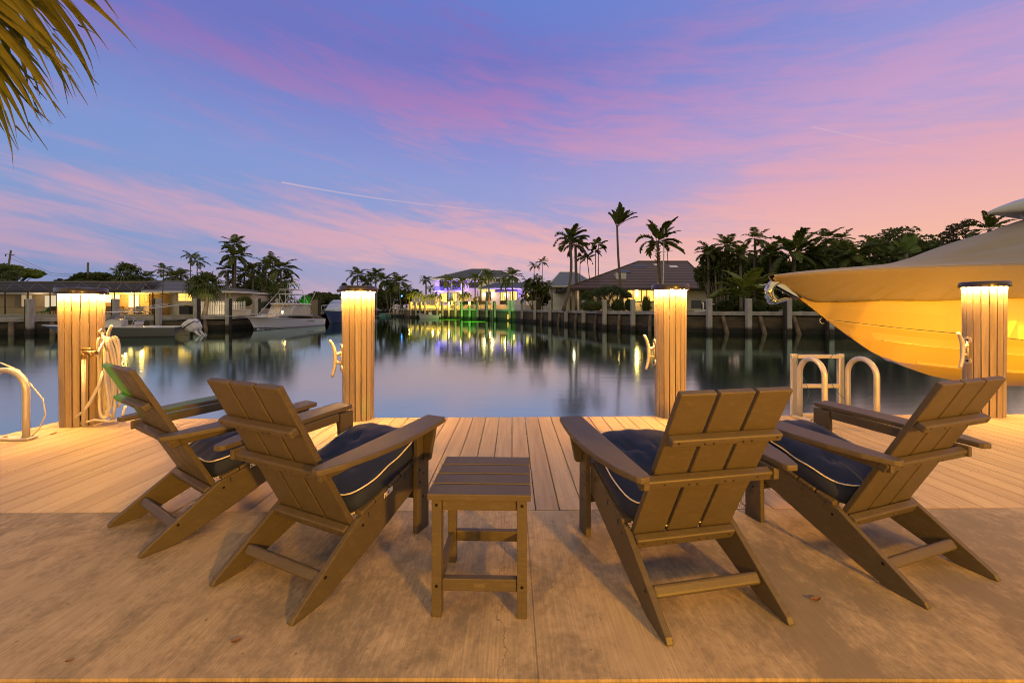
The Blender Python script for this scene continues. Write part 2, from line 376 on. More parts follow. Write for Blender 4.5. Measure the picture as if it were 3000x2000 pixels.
# ---------------------------------------------------------------- lit pile bollards
M_cap=pm('black_cap_plastic',(.028,.022,.018),.25,spec=.6,coat=.3)
M_ring=em('lamp_ring_glow',(1,.48,.10),8200)
M_screw=pm('dark_screw',(.02,.015,.01),.4,.7)
def bollard(X,Y,zt,label,rb=.153,rt=.170,nb=17,ph=0.0,tilt=0,st=1):
    t=empty('lit_pile_bollard',(X,Y,0),0,label,'dock bollard','composite clad pile lights along the deck')
    mb=MB(); tn=[]; zb=-1.3
    for i in range(nb):
        a0=2*PI*i/nb+ph; hw_=PI/nb
        g=.0056
        n0=len(mb.v); tone=random.random()
        rings=[]
        for z in (zb,zt):
            r=rb+(rt-rb)*max(0,z)/zt
            c0=Vector((math.cos(a0),math.sin(a0))); tg=Vector((-c0.y,c0.x)); hwid=r*math.tan(hw_)-g
            o=c0*r; ii=c0*(r-.018)
            rings.append([(o.x-tg.x*hwid,o.y-tg.y*hwid,z),(o.x+tg.x*hwid,o.y+tg.y*hwid,z),(ii.x+tg.x*hwid*.94,ii.y+tg.y*hwid*.94,z),(ii.x-tg.x*hwid*.94,ii.y-tg.y*hwid*.94,z)])
        mb.prism(rings[0],rings[1]); tn+=[tone]*(len(mb.v)-n0)
    o=mb.build('cladding',M_clad,t,bevel=.002,seg=1); set_tone(o,tn)
    mb=MB(); mb.lathe([(rb-.02,zb),(rb-.02,.0),(rt-.022,zt)],n=28); mb.build('pile_core',M_dark,t)
    for zz in (zt-.10,zt*.53,.06):
        for i in range(nb):
            if math.sin(2*PI*i/nb+ph)>.35: continue
            a0=2*PI*i/nb+ph+random.uniform(-.03,.03); r=rb+(rt-rb)*zz/zt+.0005
            c0=Vector((math.cos(a0),math.sin(a0),0)); q=c0*r+Vector((0,0,zz+random.uniform(-.004,.004)))
            mb=MB(); mb.tube([q-c0*.002,q+c0*.0012],.0042,6); mb.build('screw',M_screw,t)
    rc=rt*1.19
    mb=MB(); mb.lathe([(rt-.03,zt+.006),(rc-.012,zt+.006),(rc-.012,zt-.012),(rc,zt-.014),(rc+.002,zt-.010),(rc-.004,zt+.040),(rc-.008,zt+.047),(rc-.016,zt+.050),(.02,zt+.060),(.001,zt+.0605)],n=40)
    mb.build('cap',M_cap,t)
    mb=MB(); k=28
    for i in range(k):
        a,b_=2*PI*i/k,2*PI*(i+1)/k
        r0,r1=rt+.014,rt+.024
        mb.poly([(r0*math.cos(a),r0*math.sin(a),zt-.004),(r1*math.cos(a),r1*math.sin(a),zt-.004),(r1*math.cos(b_),r1*math.sin(b_),zt-.004),(r0*math.cos(b_),r0*math.sin(b_),zt-.004)][::-1])
    mb.build('light_ring',M_ring,t,fixn=False)
    return t
B1=(-4.50,4.19,1.363); B2=(-1.69,4.405,1.395); B3=(1.775,4.49,1.42); B4=(5.365,4.55,1.455)
bollard(*B1,'lit wood clad pile light on the deck corner beside the coiled hose',ph=.1)
bollard(*B2,'lit wood clad pile light straight behind the left inner chair',ph=.25)
bollard(*B3,'lit wood clad pile light rising behind the right inner chair',ph=.05)
bollard(*B4,'lit wood clad pile light in front of the covered motorboat',ph=.2)

# cleats bolted to the piles
M_cast=pm('cast_aluminium',(.60,.53,.44),.45,.4,bump=.15,bs=90)
def cleat(P,ang,label,s=1.0,lean=0):
    t=empty('dock_cleat',P,ang,label,'cleat','cast cleats bolted to the pile lights'); t.rotation_euler=(0,lean,ang)
    mb=MB() # local: +X points away from the pile, Z up along it
    mb.tube([(.012,0,-.095*s),(.012,0,.095*s)],.013,8)
    for sg in (-1,1):
        mb.tube([(-.004,0,sg*.095*s),(.022,0,sg*.095*s)],.032*s,14)
    mb.build('base_plate',M_cast,t)
    mb=MB()
    for sg in (-1,1): mb.tube([(.02,0,sg*.045*s),(.05,0,sg*.038*s),(.078,0,sg*.03*s)],[.018*s,.014*s,.018*s],10)
    hp=[]; hr=[]
    for i in range(17):
        q=-1+2*i/16; hp.append((.072+.055*abs(q)**2.2*(1 if q>0 else .6)+.006,0,q*.165*s)); hr.append((.0185-.006*abs(q))*s)
    mb.tube(hp,hr,10); mb.build('horn',M_cast,t)
    for sg in (-1,1): mb=MB(); mb.tube([(.0215,0,sg*.095*s),(.024,0,sg*.095*s)],.013*s,6); mb.build('bolt',M_screw,t)
    return t
cleat((B2[0]-.859*.158,B2[1]-.511*.158,.67),R(211),'cast metal cleat on the left face of the bollard behind the left inner chair',1.2)
cleat((B3[0]-.994*.158,B3[1]+.114*.158,.71),R(182),'cast metal cleat on the left face of the bollard behind the right inner chair',1.18)
cleat((B4[0]-.97*.160,B4[1]+.10*.160,.725),R(186),'cast metal cleat with curved horn on the bollard before the motorboat',1.22)
cleat((B1[0]+.165,B1[1]+.03,.86),R(-5),'cast metal cleat holding the coiled white hose')

# hose bib with pipe, coiled hose
M_pvc=pm('aged_white_pipe',(.62,.55,.45),.5); M_brass=pm('brass',(.45,.30,.12),.35,.9)
hx,hy=B1[0]+.15,B1[1]-.125
t=empty('hose_tap',(hx,hy,0),0,'brass garden tap on a white pipe against the hose bollard','tap')
mb=MB(); mb.tube([(0,0,0),(0,0,.70)],.015,10); mb.build('riser_pipe',M_pvc,t)
mb=MB(); mb.tube([(0,0,.69),(0,0,.775)],.020,10); mb.tube([(0,0,.76),(.06,-.01,.76),(.10,-.03,.755),(.12,-.035,.72)],[.018,.02,.02,.014],10); mb.tube([(.10,-.02,.755),(.15,-.02,.755)],.021,10)
mb.build('valve',M_brass,t)
mb=MB(); mb.tube([(-.02,0,.79),(.08,0,.79)],.012,8); mb.tube([(.03,0,.77),(.03,0,.80)],.006,6); mb.build('handle',M_brass,t)
M_hose=pm('white_hose',(.66,.60,.50),.45); M_hstripe=pm('hose_stripe',(.12,.12,.2),.5)
random.seed(11)
t=empty('coiled_hose',(B1[0]+.265,B1[1]+.0,.86),0,'white garden hose looped over a cleat on the corner bollard','hose')
mb=MB()
for k in range(7):
    dx=.008*k-.03; dy=-.04+.016*k; wdt=.022+.020*random.random()+.003*k; dep=.78+.10*random.random()-(.14 if k>4 else 0); sk=random.uniform(-.05,.05)
    pts=[]
    for i in range(33):
        a=2*PI*i/32
        xx=math.sin(a)*(wdt*(1.0+.9*(1-math.cos(a))/2))+dx+sk*(1-math.cos(a))/2
        zz=-(1-math.cos(a))/2*dep+.04
        pts.append((xx,dy+.014*math.sin(3*a+k),zz))
    mb.tube(pts,.0135,8,0,False)
pts=[(.02,-.06,-.30),(.0,-.09,-.45),(-.06,-.12,-.62),(-.12,-.12,-.70),(-.19,-.13,-.76),(-.17,-.10,-.835),(-.05,-.08,-.80),(.06,-.03,-.83),(.15,.0,-.81),(.17,.02,-.68)]
mb.tube(pts,.0135,8,0)
mb.tube([(-.0,-.14,-.13),(.02,-.12,-.12),(.03,-.07,.0),(.05,-.05,-.1)],.0135,8)
mb.build('hose',M_hose,t)

# ---------------------------------------------------------------- handrails and ladder
M_alu=pm('brushed_aluminium',(.64,.58,.48),.36,.45,bump=.12,bs=120,stretch=(1,1,.2))
def hoop(p0,p1,h,name,label,r=.026):
    t=empty(name,p0,0,label,'grab rail','tubular aluminium dock rails')
    a=Vector((0,0,0)); b_=Vector(p1)-Vector(p0); rad=b_.length/2; d=b_.normalized(); c=b_/2
    pts=[a,Vector((0,0,(h-rad)*.5))]
    for i in range(17):
        q=PI-PI*i/16; pts.append(c+d*rad*math.cos(q)+Vector((0,0,h-rad+rad*math.sin(q))))
    pts+= [b_+Vector((0,0,(h-rad)*.5)),b_]
    mb=MB(); mb.tube(pts,r,14); mb.build('bent_tube',M_alu,t)
    mb=MB(); mid=(a+b_)/2; ln=(b_-a).length
    ang=math.atan2(d.y,d.x); rot=Matrix.Rotation(ang,3,'Z')
    mb.box((mid.x,mid.y,.012),(ln+.12,.09,.018),rot); mb.build('base_plate',M_alu,t,bevel=.003)
    for q in (-.16,.0,.16): mb=MB(); mb.lathe([(.014,.021),(.014,.031),(.004,.034)],(mid.x+d.x*q,mid.y+d.y*q,0),8); mb.build('bolt',M_brass,t)
    return t
hoop((3.165,4.40,0),(3.165,4.05,0),.672,'grab_rail','left arched aluminium grab rail by the folded ladder')
hoop((3.70,4.41,0),(3.70,4.06,0),.672,'grab_rail','right arched aluminium grab rail beside the folded ladder')
hoop((-4.455,3.67,0),(-4.83,3.67,0),.635,'grab_rail','arched aluminium grab rail on the far left deck edge, cut by the frame')
t=empty('dock_ladder',(3.43,4.50,0),0,'square aluminium dock ladder standing folded up between arched rails','ladder')
for sx_ in (-.262,.262):
    mb=MB(); mb.bb(sx_-.030,sx_+.030,-.02,.02,-1.2,.695); mb.build('stile',M_alu,t,bevel=.004)
for z in (.665,.335,.005,-.33,-.66):
    mb=MB(); mb.bb(-.231,.231,-.03,.03,z-.02,z+.02)
    mb.build('rung',M_alu,t,bevel=.004)
M_line=pm('blue_line',(.03,.12,.22),.5)
mb=MB(); mb.tube([(3.20,4.47,.70),(3.17,4.46,.60),(3.24,4.44,.42),(3.30,4.44,.28),(3.26,4.44,.14),(3.20,4.44,.09),(3.28,4.44,.15),(3.42,4.44,.19)],.0028,5)
tag(mb.build('mooring_string',M_line),'dark blue cord hanging on the left stile of the folded dock ladder','cord'); mb=MB(); mb.tube([(3.66,4.47,.71),(3.60,4.47,.715),(3.53,4.46,.62),(3.52,4.45,.45),(3.58,4.45,.32),(3.68,4.45,.21),(3.80,4.44,.17),(3.90,4.44,.185),(3.97,4.42,.23)],.0028,5)
tag(mb.build('mooring_string',M_line),'bright blue cord hanging from the right stile of the folded dock ladder','cord')
mb=MB(); mb.tube([(-5.1,3.9,.72),(-4.62,3.75,.62),(-4.36,3.72,.36),(-4.31,3.70,.22),(-4.36,3.69,.09),(-4.44,3.70,.02)],.006,6)
tag(mb.build('pale_string',M_hose),'pale thin cord arching past the far left grab rail','cord')

# ---------------------------------------------------------------- adirondack chairs
def mat_hdpe():
    m=bpy.data.materials.new('brown_poly_lumber'); m.use_nodes=True; n=NT(m.node_tree); b=n.n['Principled BSDF']
    tcn=n.add('ShaderNodeTexCoord'); P=tcn.outputs['Object']
    a=n.noise(P,240,3,.7); c=n.noise(P,5,4,.6)
    n.l.new(n.mix(n.m('MULTIPLY',n.ramp(c,[(.3,0.0),(.7,1.0)]),.5),(.078,.064,.042,1),(.058,.048,.033,1)),b.inputs['Base Color'])
    dz=n.noise(n.mapr(P,scale=(6,6,26)),3,6,.75,.4); sc_=n.ramp(n.noise(n.mapr(P,rot=(.5,.3,.8),scale=(3,60,8)),2.2,3,.6),[(.70,0.0),(.73,1.0)])
    bc=b.inputs['Base Color'].links[0].from_socket; n.l.new(n.mix(n.m('ADD',n.m('MULTIPLY',n.ramp(dz,[(.50,0.0),(.72,1.0)]),.28),n.m('MULTIPLY',sc_,.35)),bc,(.17,.15,.12,1)),b.inputs['Base Color'])
    n.set(b.inputs['Roughness'],n.m('ADD',.34,n.m('MULTIPLY',dz,.30))); b.inputs['Specular IOR Level'].default_value=.42
    n.l.new(n.bump(n.m('ADD',a,n.m('MULTIPLY',n.noise(P,900,2,.6),.5)),.14,.004),b.inputs['Normal'])
    return m
M_pl=mat_hdpe()
BT=.0254
def make_chair():
    t=empty('adirondack_chair',(0,0,0))
    tilt=math.atan2(.340,.674)          # recline of the back
    d=Vector((0,-math.sin(tilt),math.cos(tilt))); fw=Vector((0,math.cos(tilt),math.sin(tilt)))
    O=Vector((0,.312,.218)); Lb=.757
    def bp(x,s_,k): return O+Vector((x,0,0))+d*s_+fw*k
    mb=MB(); wb,wt,g=.237,.2285,.0068
    for i in range(3):
        xs=[]
        for wd in (wb,wt):
            ww=(2*wd-2*g*2)/3; x0_=-wd+i*(ww+2*g); xs.append((x0_,x0_+ww))
        a=[bp(xs[0][0],0,0),bp(xs[0][1],0,0),bp(xs[1][1],Lb,0),bp(xs[1][0],Lb,0)]
        b_=[bp(xs[0][0],0,BT),bp(xs[0][1],0,BT),bp(xs[1][1],Lb,BT),bp(xs[1][0],Lb,BT)]
        mb.prism(a,b_)
    mb.build('backrest',M_pl,t,bevel=.0045,seg=3)
    def screw(mb,p,nrm,r=.0048):
        p=Vector(p); nrm=Vector(nrm).normalized(); mb.tube([p-nrm*.001,p+nrm*.0012],r,7,1)
    def rail(x,s0,s1,k0,k1,holes,par=t,name='back_rail'):
        mb=MB(); mb.prism([bp(-x,s0,k0),bp(-x,s0,k1),bp(-x,s1,k1),bp(-x,s1,k0)],[bp(x,s0,k0),bp(x,s0,k1),bp(x,s1,k1),bp(x,s1,k0)])
        o=mb.build(name,M_pl,t,bevel=.008,seg=3)
        for hx_ in holes:
            mb=MB(); p=bp(hx_,(s0+s1)/2+(.006 if abs(hx_)%.1<.05 else -.004),k0-.0002); mb.tube([p+fw*.002,p-fw*.0008],.0042,8); mb.build('screw',M_screw,o)
    rail(.232,.545,.580,-.040,-.002,(-.205,-.098,-.062,.062,.098,.205))
    # arm rail with square ends behind the back
    rail(.300,.330,.374,-.040,-.002,(-.205,-.098,-.062,.062,.098,.205),name='arm_rail')
    rail(.2355,-.030,.020,-.040,-.002,(-.205,-.098,-.062,.062,.098,.205),name='seat_rail')
    for s in (-1,1):
        # long side rail that is also the rear foot
        prof=[(.0,.004),(.012,.026),(.330,.250),(.46,.286),(.60,.330),(.712,.362),(.712,.228),(.56,.163),(.42,.104),(.30,.058),(.20,.021),(.125,.0),(.008,.0)]
        mb=MB(); xi,xo=s*.2375,s*.2655
        mb.prism([(xi,y,z) for y,z in prof],[(xo,y,z) for y,z in prof])
        o=mb.build('side_rail',M_pl,t,bevel=.004,seg=2)
        for y,z in ((.352,.213),(.150,.098)):
            mb=MB(); mb.tube([(xo-s*.001,y,z),(xo+s*.0012,y,z)],.0068,8); mb.build('bolt',M_screw,o)
        mb=MB(); mb.prism([(s*.267,.700,0),(s*.267,.803,0),(s*.267,.800,.576),(s*.267,.706,.572)],[(s*.296,.700,0),(s*.296,.803,0),(s*.296,.800,.576),(s*.296,.706,.572)])
        o=mb.build('front_leg',M_pl,t,bevel=.004,seg=2)
        for y,z in ((.722,.335),(.755,.305),(.722,.268),(.752,.182)): mb=MB(); mb.tube([(s*.295,y,z),(s*.2972,y,z)],.0066,8); mb.build('bolt',M_screw,o)
        # shaped arm
        out=[(.345,.068),(.385,.16),(.415,.28),(.432,.42),(.432,.56),(.422,.68),(.408,.800),(.398,.812)]
        inn=[(.288,.812),(.281,.800),(.284,.62),(.287,.30),(.287,.080),(.294,.062),(.332,.056)]
        loop=out+inn
        zz=lambda y:.566+.030*(y-.06)/.75
        mb=MB(); mb.prism([(s*x,y,zz(y)-.012) for x,y in loop],[(s*x,y,zz(y)+.0125) for x,y in loop])
        mb.build('armrest',M_pl,t,bevel=.005,seg=3)
        mb=MB(); a0=(.105,.506,.552); a1=(.700,.530,.580)
        mb.prism([(s*.272,a0[0],a0[1]),(s*.272,a1[0],a1[1]),(s*.272,a1[0],a1[2]-.001),(s*.272,a0[0],a0[2])],[(s*.296,a0[0],a0[1]),(s*.296,a1[0],a1[1]),(s*.296,a1[0],a1[2]-.001),(s*.296,a0[0],a0[2])])
        o=mb.build('arm_support',M_pl,t,bevel=.003)
        mb=MB(); mb.tube([(s*.295,.135,.530),(s*.2972,.135,.530)],.0068,8); mb.build('bolt',M_screw,o); mb=MB(); mb.tube([(s*.295,.675,.553),(s*.2972,.675,.553)],.005,8); mb.build('bolt',M_screw,o)
        mb=MB(); y0_,y1_=.752,.777
        pr=[(.2965,.375),(.325,.375),(.335,.383),(.374,.578),(.2965,.578)]
        mb.prism([(s*x,y0_,z) for x,z in pr],[(s*x,y1_,z) for x,z in pr])
        mb.build('arm_bracket',M_pl,t,bevel=.004)
    # seat slats
    mb=MB(); ys=[(.335,.250),(.46,.2865),(.60,.3305),(.712,.3625)]
    def zs(y):
        for (a,za),(b_,zb) in zip(ys,ys[1:]):
            if y<=b_: return za+(zb-za)*(y-a)/(b_-a)
        return ys[-1][1]
    y=.345
    while y<.80:
        yb=min(y+.082,.812); za,zb=zs(min(y,.712))+.0012,zs(min(yb,.712))+.0012
        mb.prism([(-.268,y,za),(-.268,yb,zb),(-.268,yb,zb+.022),(-.268,y,za+.022)],[(.268,y,za),(.268,yb,zb),(.268,yb,zb+.022),(.268,y,za+.022)])
        y=yb+.006
    mb.build('seat',M_pl,t,bevel=.006,seg=2)
    def bar(name,y,z,x,dy=.030,dz=.050,rot=0.0,bev=.01):
        mb=MB(); mb.box((0,y,z),(2*x,dy,dz),Matrix.Rotation(rot,3,'X')); mb.build(name,M_pl,t,bevel=bev,seg=3)
    bar('rear_stretcher',.150,.088,.2370,.036,.046,R(-40),.012)
    bar('front_stretcher',.752,.182,.2665,.028,.045)
    return t
CH=[(-2.0,2.05,-.573),(-1.066,1.61,-.435),(.807,1.458,.186),(1.897,1.668,.331)]
CL=['brown poly lumber adirondack chair furthest left, nearest the coiled hose','brown poly lumber adirondack chair just left of the side table','brown poly lumber adirondack chair just right of the side table','brown poly lumber adirondack chair furthest right, facing the folded ladder']
proto=make_chair()
for i,((x,y,a),lb) in enumerate(zip(CH,CL)):
    o=proto if i==0 else copy_tree(proto)
    o.location=(x,y,0); o.rotation_euler=(0,0,a); tag(o,lb,'chair','adirondack chairs facing the canal')

# cushions
def mat_navy():
    m=bpy.data.materials.new('navy_canvas'); m.use_nodes=True; n=NT(m.node_tree); b=n.n['Principled BSDF']
    P=n.add('ShaderNodeTexCoord').outputs['Object']
    n.l.new(n.mix(n.noise(P,14,4,.6),(.003,.009,.040,1),(.007,.018,.070,1)),b.inputs['Base Color'])
    b.inputs['Roughness'].default_value=.8; b.inputs['Sheen Weight'].default_value=.10; b.inputs['Sheen Roughness'].default_value=.4
    n.l.new(n.bump(n.noise(P,500,2,.5),.12,.002),b.inputs['Normal']); return m
M_navy=mat_navy(); M_pipe=pm('cream_piping',(.72,.66,.56),.6); M_tag=pm('cushion_label',(.78,.74,.68),.6); M_tagp=pm('label_print',(.45,.08,.05),.6)
def make_cushion(seed):
    rd=random.Random(seed); t=empty('seat_cushion',(0,0,0))
    NO=72; hx_,hy_=.247,.255; rr=.07; thick=.098
    def outline(sc_=1.0,grow=0.0):
        pts=[]
        for i in range(NO):
            a=2*PI*(i+.5)/NO; ca,sa=math.cos(a),math.sin(a); p_=5.0
            r=(abs(ca)**p_+abs(sa)**p_)**(-1/p_)
            pts.append(((hx_*sc_+grow)*r*ca,(hy_*sc_+grow)*r*sa))
        return pts
    tufts=[(-.09,-.09),(.09,-.09),(-.09,.09),(.09,.09)]
    wr=[(rd.uniform(0,2*PI),rd.uniform(.7,1.4)) for _ in range(6)]
    def ztop(x,y,q):
        z=.040*(1-q**3.0)+.012*(y/.25)
        for tx,ty in tufts:
            dd=math.hypot(x-tx,y-ty); z-=.026*math.exp(-(dd/.034)**2)
            a=math.atan2(y-ty,x-tx); z-=.0045*math.exp(-(dd/.10)**2)*(1+math.cos(6*a+tx*30))*.6
        z+=.0022*math.sin(24*x+wr[0][0]+9*y)*wr[0][1]+.0018*math.sin(31*y+wr[1][0]-7*x)*wr[1][1]
        z+=.0030*math.cos(5*math.atan2(y,x)*3+wr[2][0])*q**4
        return z
    rings=[]
    for q in (0.12,.5,.85): rings.append([(x,y,-.004*(1-q)) for x,y in outline(q)])
    rings.append([(x,y,.004) for x,y in outline(.985)])
    for k in range(1,8):
        f=k/8; g_=.012*math.sin(PI*f)
        rings.append([(x+0*g_,y,.004+(thick-.004)*f+.0025*math.sin(9*i/NO*2*PI+wr[3][0])*math.sin(PI*f)) for i,(x,y) in enumerate(outline(1.0,g_))])
    rings.append([(x,y,thick) for x,y in outline(.985)])
    for q in (.95,.90,.84,.77,.69,.60,.51,.42,.33,.24,.15,.06): rings.append([(x,y,thick+ztop(x,y,q)) for x,y in outline(q)])
    def bend(p):  # follow the slope of the seat
        x,y,z=p; return (x,y*.985+.56,z+.322+.30*y+.12*y*y*(1 if y>0 else .3))
    mb=MB(); mb.loft([[bend(p) for p in r] for r in rings]); mb.build('cushion_body',M_navy,t)
    for zz,nm in ((.004,'piping'),(thick+.001,'piping')):
        pts=[bend((x,y,zz+.0025*math.sin(11*i/NO*2*PI+wr[4][0]))) for i,(x,y) in enumerate(outline(1.0,.002))]; pts.append(pts[0])
        mb=MB(); mb.tube(pts,.0036,6,0,False); mb.build(nm,M_pipe,t)
    for sx_ in (-1,1):
        for yy in (-.18,-.07,.08,.19):
            mb=MB(); p=bend((sx_*.25,yy,.0)); mb.tube([p,(sx_*.269,p[1],p[2]-.012),(sx_*.2695,p[1]+.004,p[2]-.035)],.0022,5); mb.build('tie',M_navy,t)
    mb=MB(); a=bend((.2615,-.075,.004)); b_=bend((.2615,-.015,.004)); mb.poly([(.266,a[1],a[2]),(.266,b_[1],b_[2]),(.268,b_[1],b_[2]-.028),(.268,a[1],a[2]-.028)])
    o=mb.build('label',M_tag,t,fixn=False)
    mb=MB(); mb.poly([(.2684,a[1]+.022,a[2]-.004),(.2680,a[1]+.036,a[2]+.001),(.2688,a[1]+.036,a[2]-.010),(.2688,a[1]+.022,a[2]-.014)]); mb.build('print',M_tagp,o,fixn=False)
    return t
for i,((x,y,a),lb) in enumerate(zip(CH,['on the furthest left chair','on the chair left of the side table','on the chair right of the side table','on the furthest right chair'])):
    o=make_cushion(20+i); o.location=(x,y,0); o.rotation_euler=(0,0,a); tag(o,'navy tufted seat cushion with cream piping '+lb,'cushion','navy seat cushions on the chairs')

# side table
t=empty('side_table',(-.122,1.734,0),-.027,'dark slatted square side table between the two middle chairs','table')
mb=MB(); g=.0105; sw=(.398-3*g*1.0)/4
for i in range(4):
    y0_=-.199+i*(sw+g); mb.bb(-.200,.200,y0_,y0_+sw,.456,.481)
mb.build('tabletop',M_pl,t,bevel=.003,seg=2)
for sx_ in (-1,1):
    for sy_ in (-1,1):
        mb=MB(); x_=sx_*.1655; y_=sy_*.168; mb.bb(x_-.0195,x_+.0195,y_-.022,y_+.022,0,.4555)
        o=mb.build('leg',M_pl,t,bevel=.003)
        for z in (.435,.122): mb=MB(); mb.tube([(x_,y_-.0218,z),(x_,y_-.0232,z)],.0062,8); mb.build('bolt',M_screw,o)
for sy_ in (-1,1):
    mb=MB(); mb.bb(-.1455,.1455,sy_*.168-.014,sy_*.168+.014,.098,.146); mb.build('stretcher',M_pl,t,bevel=.003)
    mb=MB(); mb.bb(-.1455,.1455,sy_*.168-.012,sy_*.168+.012,.41,.4555); mb.build('apron',M_pl,t,bevel=.003)
for sx_ in (-1,1):
    mb=MB(); mb.bb(sx_*.1655-.013,sx_*.1655+.013,-.1455,.1455,.098,.146); mb.build('stretcher',M_pl,t,bevel=.003)
mb=MB(); mb.lathe([(.0,0),(1,0)],n=4) if False else None
mb.bb(-.022,.022,-.1826,-.1821,.114,.130); mb.build('maker_plate',pm('embossed_plate',(.10,.085,.06),.5),t,bevel=.002)

# a few dead leaves and twigs
M_leafd=pm('dead_leaf',(.16,.07,.025),.7,var=.3)
for i,(u,v,s_,lb) in enumerate([(1232,1229,.035,'curled dead brown leaf at the water edge of the deck'),(2058,1627,.0,''),(157,1271,.03,'small dead leaf on the deck in front of the corner bollard'),(2390,1758,.022,'small tan leaf stuck to the concrete between the right chairs'),(692,1880,.016,'thin curled leaf scrap on the concrete left of the side table'),(204,1938,.010,'tiny dark seed on the concrete at lower left')]):
    if not s_: continue
    Y=HC*F/(v-H0); X_=xat(u,Y); a=random.uniform(0,3)
    mb=MB(); ro=[]
    for k in range(9):
        q=-1+2*k/8; wv=s_*.42*math.sqrt(max(0,1-q*q))+.0004
        ro.append([(q*s_,-wv,.004+s_*.25*q*q+.1*wv),(q*s_,0,.0015+s_*.25*q*q),(q*s_,wv,.005+s_*.25*q*q+.2*wv)])
    mb.loft(ro,closed=False,caps=False); o=mb.build('fallen_leaf',M_leafd,fixn=False); o.location=(X_,Y,.0015); o.rotation_euler=(0,0,a); tag(o,lb,'leaf','dead leaves on the dock')
# ================================================================ vegetation kit
def mat_leaf(name,c,c2,rough=.55):
    m=bpy.data.materials.new(name); m.use_nodes=True; n=NT(m.node_tree); b=n.n['Principled BSDF']
    P=n.add('ShaderNodeNewGeometry').outputs['Position']
    f=n.ramp(n.noise(P,1.1,4,.6),[(.35,0.0),(.65,1.0)]); g=n.noise(P,9,2,.5)
    cc=n.mix(f,c+(1,),c2+(1,)); cc=n.mix(n.m('MULTIPLY',g,.35),cc,tuple(x*.45 for x in c)+(1,))
    n.l.new(cc,b.inputs['Base Color']); b.inputs['Roughness'].default_value=rough; b.inputs['Specular IOR Level'].default_value=.3
    tl=n.add('ShaderNodeBsdfTranslucent'); n.l.new(n.mix(1,cc,(1.0,1.0,.55,1),'MULTIPLY'),tl.inputs[0]); mx=n.add('ShaderNodeMixShader'); mx.inputs[0].default_value=.38
    n.l.new(b.outputs[0],mx.inputs[1]); n.l.new(tl.outputs[0],mx.inputs[2]); n.l.new(mx.outputs[0],n.n['Material Output'].inputs[0])
    MATS[name]=m; return m
L_coco=mat_leaf('coconut_frond',(.12,.165,.035),(.19,.20,.05))
L_dark=mat_leaf('dark_foliage',(.085,.125,.035),(.14,.15,.05))
L_fan=mat_leaf('fan_palm_leaf',(.10,.15,.045),(.16,.18,.06))
L_brown=mat_leaf('dry_brown_foliage',(.15,.12,.065),(.10,.10,.05))
L_lime=mat_leaf('lime_foliage',(.26,.34,.05),(.16,.22,.05))
L_blue=mat_leaf('blue_green_leaf',(.11,.16,.10),(.16,.20,.12))
M_trunk=pm('palm_trunk',(.17,.135,.10),.85,var=.4,vs=4,stretch=(1,1,4))
M_bark=pm('tree_bark',(.085,.068,.052),.9,var=.4,vs=3)
def basis(d):
    d=d.normalized(); x=d.cross(Vector((0,0,1)))
    if x.length<.05: x=Vector((1,0,0))
    x.normalize(); return x,x.cross(d).normalized()
def frond(mb,root,az_,el_,L,rd,droop=1.3,nl=15,lw=.05,ll=.30,hang=.5,wind=Vector((0,0,0)),m=0):
    nl=int(nl*1.5)
    p=Vector(root); e_=el_; N_=8; pts=[p.copy()]; 
    for i in range(N_):
        d=Vector((math.cos(az_)*math.cos(e_),math.sin(az_)*math.cos(e_),math.sin(e_)))+wind*(.35+.5*i/N_); d.normalize()
        p=p+d*(L/N_); pts.append(p.copy()); e_-=droop/N_*(.6+.8*i/N_)
    mb.tube([pts[0],pts[3],pts[6],pts[8]],[.022*L/3,.016*L/3,.010*L/3,.003],4,m,False)
    for k in range(nl):
        t=.16+.84*(k+rd.random()*.5)/nl; fi=t*N_; i=min(int(fi),N_-1); q=pts[i].lerp(pts[i+1],fi-i); d=(pts[i+1]-pts[i]).normalized(); sx_,up=basis(d)
        l=ll*L*math.sin(PI*(.18+.80*t))**.7*(.8+.4*rd.random())
        for s in (-1,1):
            if rd.random()<.06: continue
            dd=(sx_*s*.85+d*.65+up*(.25-rd.random()*.2)-Vector((0,0,1))*hang*(.6+.6*rd.random())+wind*.9).normalized()
            tip=q+dd*l; mid=q+dd*l*.5+Vector((0,0,.06*l)); wv=(d-dd*d.dot(dd)); 
            wv=wv.normalized()*lw*L*.5 if wv.length>1e-4 else sx_*lw*L*.5
            b=len(mb.v); mb.v+=[tuple(q-wv*.5),tuple(q+wv*.5),tuple(mid+wv),tuple(tip),tuple(mid-wv)]; mb.f.append((b,b+1,b+2,b+3,b+4)); mb.mi.append(m); mb.sm.append(False)
def crown_pinnate(mb,c,Rc,rd,nf=17,wind=Vector((0,0,0)),droop=1.5,el=(-.5,1.35),**k):
    for i in range(nf):
        f=(i+.5)/nf; e_=el[0]+(el[1]-el[0])*f; a=i*2.399+rd.uniform(-.25,.25)
        frond(mb,Vector(c)+Vector((math.cos(a),math.sin(a),0))*.04*Rc,a,e_,Rc*1.18*(.82+.3*rd.random()),rd,droop*(.75+.5*rd.random()),wind=wind,**k)
